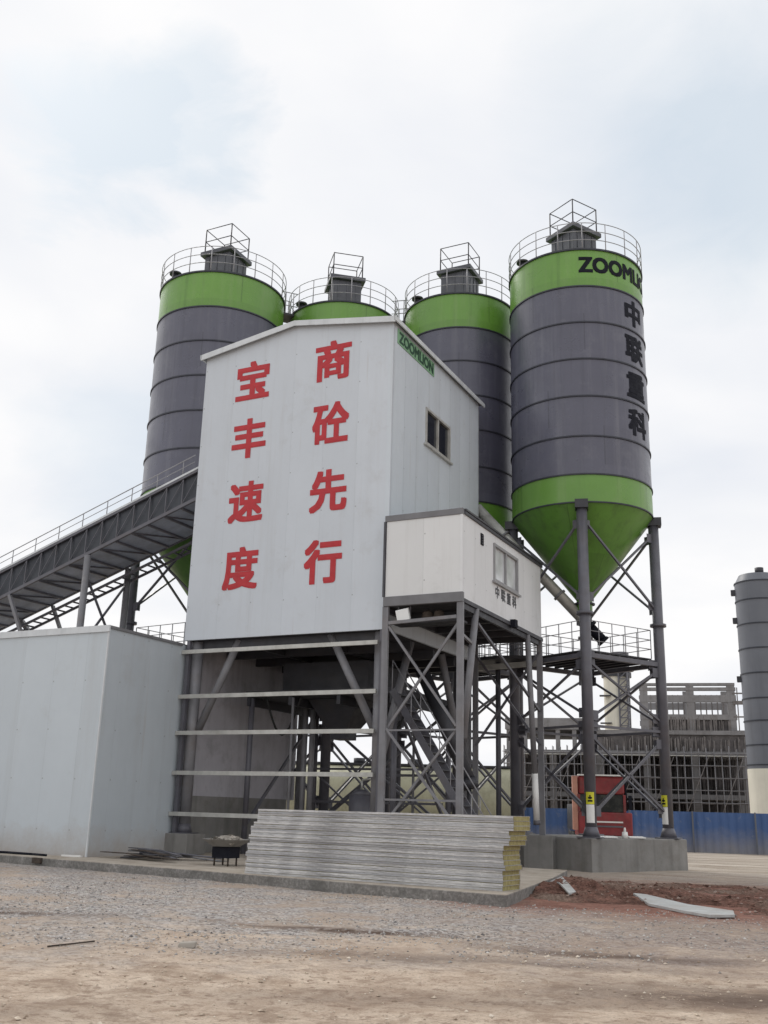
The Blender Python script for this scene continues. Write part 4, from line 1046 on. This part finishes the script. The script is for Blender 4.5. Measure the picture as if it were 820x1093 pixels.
for (x, y), s_ in (((13.2, -16.6), .11),):
    mb.obox((x, y, ground_z(x, y)+.03), (s_, .03, .01), (-.02, s_*.5, 0), (0, .01, .04))
tag(mb.build('pale_stone', 'slab', bevel=.02), 'lone pale stone on the sand in front of the gravel', 'stone')
# rubble along the foot of the tower's rear
# ------------------------------------------------------------------ background
# site hoarding
FE = thing('blue_fence', 'faded blue corrugated hoarding fence behind the plant', 'fence', (6, 31.5, GZ))
fpts = [Vector((-8, 27.6, 0)), Vector((1.13, 30.0, 0)), Vector((11.1, 31.7, 0)), Vector((24, 33.2, 0))]
mb = MB(); prof = []
for A, B in zip(fpts, fpts[1:]):
    L_ = (B-A).length; dd = (B-A)/L_; nn = Vector((-dd.y, dd.x, 0)); n = int(L_/.105)
    for i in range(n):
        prof.append(A+dd*(L_*i/n)+nn*(.035 if (i % 4) in (1, 2) else 0))
vs = []; 
for p in prof: vs += [(p.x, p.y, GZ-.1), (p.x, p.y, GZ+2.12)]
mb.add(vs, [(2*i, 2*i+2, 2*i+3, 2*i+1) for i in range(len(prof)-1)]); mb.build('sheet', 'blue', FE, fixn=False)
for A, B in zip(fpts, fpts[1:]):
    L_ = (B-A).length; n = max(1, int(L_/3))
    for i in range(n):
        q = A.lerp(B, i/n)+Vector((.1, -.10, 0)); MB().box((q.x-.04, q.y-.04, GZ-.1), (q.x+.04, q.y+.04, GZ+2.16)).build('post', 'blue_post' if 'blue_post' in M else 'stackgrey', FE)

# tank
a, b = Vector((-10.5, 25.2, 2.45)), Vector((1.2, 30.3, 2.45))
ax = (b-a).normalized(); ay = Vector((-ax.y, ax.x, 0))
TK = thing('storage_tank', 'long weathered cream green tank lying on saddles behind the silo legs', 'tank', (*((a+b)/2).xy, GZ))
mb = MB(); mb.tube(a, b, 1.72, n=48); mb.tube(a-ax*.35, a, 1.0, 1.72, n=48); mb.tube(b, b+ax*.35, 1.72, 1.0, n=48); mb.build('shell', 'tank', TK)
mb = MB(); mb.obox((a+b)/2+Vector((0, 0, 1.78)), ax*((b-a).length/2), ay*.5, (0, 0, .06)); mb.build('walkway', 'steel_dark', TK)
for t in (.12, .5, .88):
    q = a.lerp(b, t); MB().obox((q.x, q.y, .5), ax*.2, ay*1.3, (0, 0, .7)).build('saddle', 'concrete', TK)
for t in (.3, .55, .8):
    q = a.lerp(b, t)+Vector((0, 0, 1.8)); MB().tube(q, q+Vector((0, 0, .32)), .34, n=18).build('hatch', 'steel_dark', TK)

# red truck
TR = thing('red_truck', 'red flat-fronted truck cab parked behind the right silo footing', 'truck', (9.1, 20.9, GZ))
th = CAMV((9.1, 20.9))+.12
fx = Vector((math.cos(th), math.sin(th), 0)); fyv = Vector((-fx.y, fx.x, 0)); tc_ = Vector((9.1, 20.9, 0))
def tb_(x0, x1, y0, y1, z0, z1, nm, m, par=TR, bev=.0):
    c = tc_+fx*(x0+x1)/2+fyv*(y0+y1)/2+Vector((0, 0, (z0+z1)/2))
    return MB().obox(c, fx*(x1-x0)/2, fyv*(y1-y0)/2, (0, 0, (z1-z0)/2)).build(nm, m, par, bevel=bev)
body = tb_(-1.9, 0, -1.25, 1.25, .75, 1.82, 'cab_lower', 'red', bev=.06)
top = tb_(-1.9, -.10, -1.22, .95, 2.62, 3.46, 'cab_roof', 'red', bev=.10)
tb_(-1.85, -.12, -1.15, .95, 1.82, 2.62, 'cab_inner', 'black')
for y in (-1.2, .92): tb_(-.16, -.04, y-.06, y+.06, 1.82, 2.62, 'pillar', 'red')
tb_(-.119, -.10, -1.13, .85, 1.83, 2.61, 'windscreen', 'truck_glass'); tb_(-.30, .05, -1.22, .96, 3.465, 3.53, 'sun_visor', 'white')
tb_(-.6, -.2, .98, 1.06, 1.9, 3.3, 'exhaust_stack', 'black'); tb_(-.35, -.13, -.3, .5, 1.84, 2.25, 'dashboard', 'truck_dash')
tb_(.003, .05, -.8, .8, 1.35, 1.42, 'grille_bar', 'white'); tb_(.003, .05, -.8, .8, 1.15, 1.22, 'grille_bar', 'steel')
tb_(-.02, .12, -1.24, 1.24, .42, .74, 'bumper', 'steel_dark', bev=.03)
for y in (-.95, .95): tb_(.122, .15, y-.16, y+.16, .5, .66, 'headlight', 'white')
tb_(-.45, -.06, -1.48, -1.24, 1.0, 3.45, 'side_panel', 'salmon', bev=.02)
tb_(-.1, .0, 1.10, 1.26, 1.95, 2.6, 'mirror', 'black'); 
tb_(-6.5, -2.0, -.5, .5, .65, .95, 'chassis', 'steel_dark'); tb_(-6.6, -2.1, -1.2, 1.2, .98, 2.2, 'load_bed', 'steel_dark', bev=.02)
for x in (-.75, -4.2, -5.5):
    for y in (-1.05, 1.05):
        q = tc_+fx*x+fyv*y+Vector((0, 0, GZ+.5)); wl = MB().tube(q-fyv*.15, q+fyv*.15, .5, n=28).build('wheel', 'rubber', TR)
        MB().tube(q-fyv*.16, q+fyv*.16, .26, n=20).build('rim', 'steel_mid', wl)

# building under construction with scaffolding; local axes along its face
O = Vector((-7.45, 59.1, 0)); E1 = Vector((10.61-(-7.45), 63.16-59.1, 0)).normalized(); E2 = Vector((-E1.y, E1.x, 0))
BL = 18.6
B = thing('concrete_building', 'unfinished grey concrete frame building beyond the blue fence', 'building', (*O.xy, GZ))
def bb(u0_, u1_, d0, d1, z0, z1, nm, m, par=B):
    c = O+E1*(u0_+u1_)/2+E2*(d0+d1)/2+Vector((0, 0, (z0+z1)/2))
    return MB().obox(c, E1*(u1_-u0_)/2, E2*(d1-d0)/2, (0, 0, (z1-z0)/2)).build(nm, m, par)
bb(-2, BL, 1.2, 14, 6.75, 7.15, 'floor_slab', 'raw_concrete'); bb(6, BL, 1.2, 14, 8.55, 8.9, 'floor_slab', 'raw_concrete')
bb(-2, BL, 1.2, 14, 3.2, 3.6, 'floor_slab', 'raw_concrete')
bb(-2, 6, 1.2, 14, 8.9, 9.9, 'edge_beam', 'raw_concrete')
for i in range(6):
    u_ = -1.7+i*1.45; bb(u_-.18, u_+.18, 1.3, 1.9, 7.15, 8.9, 'column', 'raw_concrete')
for u_ in (-1.6, 2.2, 6.2, 10.2, 14.2, 18.3):
    for d_ in (1.25, 7.5, 13.4):
        bb(u_-.3, u_+.3, d_, d_+.6, GZ-.3, 6.74, 'column', 'raw_concrete')
bb(6.1, BL-.1, 1.4, 1.6, 7.16, 8.54, 'parapet_wall', 'formwork')
bb(-1.8, BL-.2, 9.0, 9.3, GZ, 6.74, 'inner_wall', 'formwork')
# upper frame
for u_ in (10.2, 14.1, 17.5):
    for d_ in (1.6, 8):
        bb(u_-.32, u_+.32, d_, d_+.6, 8.9, 13.0, 'column', 'raw_concrete')
for z0, z1 in ((12.35, 12.62), (11.35, 11.95), (9.85, 10.3)):
    for d_ in (1.55, 8.05): bb(9.8, 17.9, d_+.02, d_+.5, z0, z1, 'frame_beam', 'raw_concrete')
bb(9.85, 17.9, 1.5, 8.6, 12.75, 13.02, 'roof_beam', 'raw_concrete') if False else None
bb(9.8, 17.85, 1.58, 2.02, 12.78, 13.0, 'roof_beam', 'raw_concrete')
bb(10.6, 13.8, 1.75, 1.95, 8.92, 9.84, 'infill_wall', 'formwork'); bb(14.5, 17.2, 1.75, 1.95, 8.92, 9.84, 'infill_wall', 'formwork')
for i in range(14):
    u_ = 10.8+i*.48
    if abs(u_-14.1) > .4: bb(u_-.05, u_+.05, 4.6, 4.7, 8.9, 12.3, 'prop', 'scaff')
# scaffold
SF = thing('scaffolding', 'dense dark tube scaffolding round the lower floors of the concrete building', 'scaffolding', (*(O+E1*9).xy, GZ))
for i in range(34):
    u_ = -2+i*.61
    h = 7.3+(.25*random.random())
    for d_ in (0, .9):
        p = O+E1*(u_+random.uniform(-.03, .03))+E2*d_
        MB().tube((p.x, p.y, GZ), (p.x, p.y, h), .032, n=6).build('standard', 'scaff' if d_ else 'steel_mid', SF)
for k in range(7):
    z = .9+k*1.0
    for d_ in (-.04, .94):
        p, q = O+E1*-2.1+E2*d_, O+E1*(BL+.2)+E2*d_
        MB().tube((p.x, p.y, z), (q.x, q.y, z+.02), .030, n=6).build('ledger', 'steel_mid' if d_ < 0 else 'scaff', SF)
for i in range(7):
    p, q = O+E1*(-1.5+i*2.8)-E2*.08, O+E1*(1.2+i*2.8)-E2*.08
    MB().tube((p.x, p.y, .3), (q.x, q.y, 6.6), .03, n=6).build('diagonal', 'scaff', SF)
mb = MB(); c = O+E1*(BL/2-.9)+E2*.45; mb.obox((c.x, c.y, 6.72), E1*(BL/2+1), E2*.42, (0, 0, .03)); mb.build('board_deck', 'pale_steel', SF)
for k in (2.85, 4.85):
    mb = MB(); mb.obox((c.x, c.y, k), E1*(BL/2+1), E2*.40, (0, 0, .03)); mb.build('board_deck', 'formwork', SF)
# formwork props behind the scaffold: countable, but hundreds of them
mb = MB(); rp = random.Random(11)
for k in range(3):
    zl, zh = ((GZ, 3.18), (3.62, 6.72), (3.62, 6.72))[k]
    for i in range(110):
        u_ = rp.uniform(-1.6, BL-.2); d_ = rp.uniform(1.6, 8.6); p = O+E1*u_+E2*d_
        mb.tube((p.x, p.y, zl), (p.x+rp.uniform(-.1, .1), p.y, zh), .05, n=5)
pr = mb.build('formwork_props', 'formwork', B); pr['kind'] = 'stuff'
mb = MB()
for i in range(150):
    u_ = rp.uniform(6.2, BL-.2); d_ = rp.uniform(1.15, 1.35); p = O+E1*u_+E2*d_
    zl = 7.16 if i < 95 else 8.9
    if i >= 95: u_ = rp.uniform(10.5, 17.3); p = O+E1*u_+E2*1.6
    mb.beam((p.x, p.y, zl), (p.x, p.y, zl+rp.uniform(.8, 1.3)), rp.uniform(.05, .10))
pr = mb.build('rebar_and_shoring', 'scaff', B); pr['kind'] = 'stuff'
# cantilevered scaffold bits at the upper right
SB = thing('side_scaffold', 'small scaffold bay with brackets at the right of the concrete frame top', 'scaffolding', (*(O+E1*18.6).xy, 7.2))
for u_ in (18.0, 18.8): 
    p = O+E1*u_+E2*1.6; MB().tube((p.x, p.y, 7.15), (p.x, p.y, 12.6), .05, n=6).build('standard', 'scaff', SB)
for z in (8.9, 10.1, 11.3, 12.1):
    p, q = O+E1*17.6+E2*1.6, O+E1*19.3+E2*1.6; MB().beam((p.x, p.y, z), (q.x, q.y, z), .12 if z != 11.3 else .3).build('ledger', 'scaff', SB)

# white silo tower beyond
WS = thing('cream_silo_tower', 'cream round silo tower with dark lattice crown beyond the right silo deck', 'silo tower', (-5.9, 86.6, GZ))
mb = MB(); mb.lathe((-5.9, 86.6), [(1.45, GZ), (1.45, 17.6), (1.1, 18.2), (.02, 18.3)], 40); mb.build('shell', 'cream', WS)
mb = MB(); mb.torus((-5.9, 86.6, 17.5), 1.45, .5, .25, 32); mb.torus((-5.9, 86.6, 16.9), 1.40, .25, .5, 32); mb.build('collar', 'steel_dark', WS)
mb = MB(); mb.lathe((-5.4, 86.4), [(1.0, 17.8), (1.0, 19.4), (.02, 19.5)], 24); mb.build('cap', 'steel', WS)
lt = MB(); rp = random.Random(5)
base_ = [Vector((-5.3+i*.95, 85.05+j*.8, 0)) for i, j in ((0,0),(1,0),(1,1),(0,1))]
for k in range(10):
    z = 9.5+k*.85
    for i in range(4):
        A, C_ = base_[i], base_[(i+1) % 4]; lt.beam(A+Vector((0,0,z)), C_+Vector((0,0,z+.85)), .10); lt.beam(A+Vector((0,0,z)), C_+Vector((0,0,z)), .10)
for A in base_: lt.beam(A+Vector((0,0,GZ)), A+Vector((0,0,18)), .15)
lt.build('lattice', 'steel', WS)
for z in (8.5, 11.5, 14.5):
    mb = MB(); mb.obox((-6.9, 85.2, z), (.6, .12, 0), (-.1, .4, 0), (0, 0, .06)); mb.build('bracket_platform', 'steel_dark', WS)

# grey chimney-like silo at the right edge
GS = thing('grey_tower_silo', 'tall ribbed grey cylinder tower on a cream base at the picture right edge', 'silo tower', (13.95, 46.6, GZ))
gc = (13.98, 46.7); rg = 1.58
MB().lathe(gc, [(rg, 4.95), (rg, 17.7), (rg*.8, 18.3), (.02, 18.55)], 64).build('shell', 'stackgrey', GS, fixn=False)
MB().lathe(gc, [(rg+.02, GZ-.1), (rg+.02, 4.95)], 64).build('base', 'cream', GS, fixn=False)
for z in (5.2, 6.5, 8.1, 9.6, 11.3, 13.0, 14.7, 16.4, 17.7): MB().torus((*gc, z), rg-.003, .05, .08, 64).build('ring', 'ring', GS, fixn=False)
for z in (17.1, 15.1, 11.0):
    t = CAMV(gc)-1.45; MB().obox((gc[0]+math.cos(t)*(rg+.1), gc[1]+math.sin(t)*(rg+.1), z), (.16, 0, 0), (0, .16, 0), (0, 0, .2)).build('bracket', 'steel_dark', GS)
MB().tube((gc[0]+.2, gc[1]-.3, 18.4), (gc[0]+.2, gc[1]-.3, 18.8), .3, n=14).build('vent', 'steel_dark', GS)
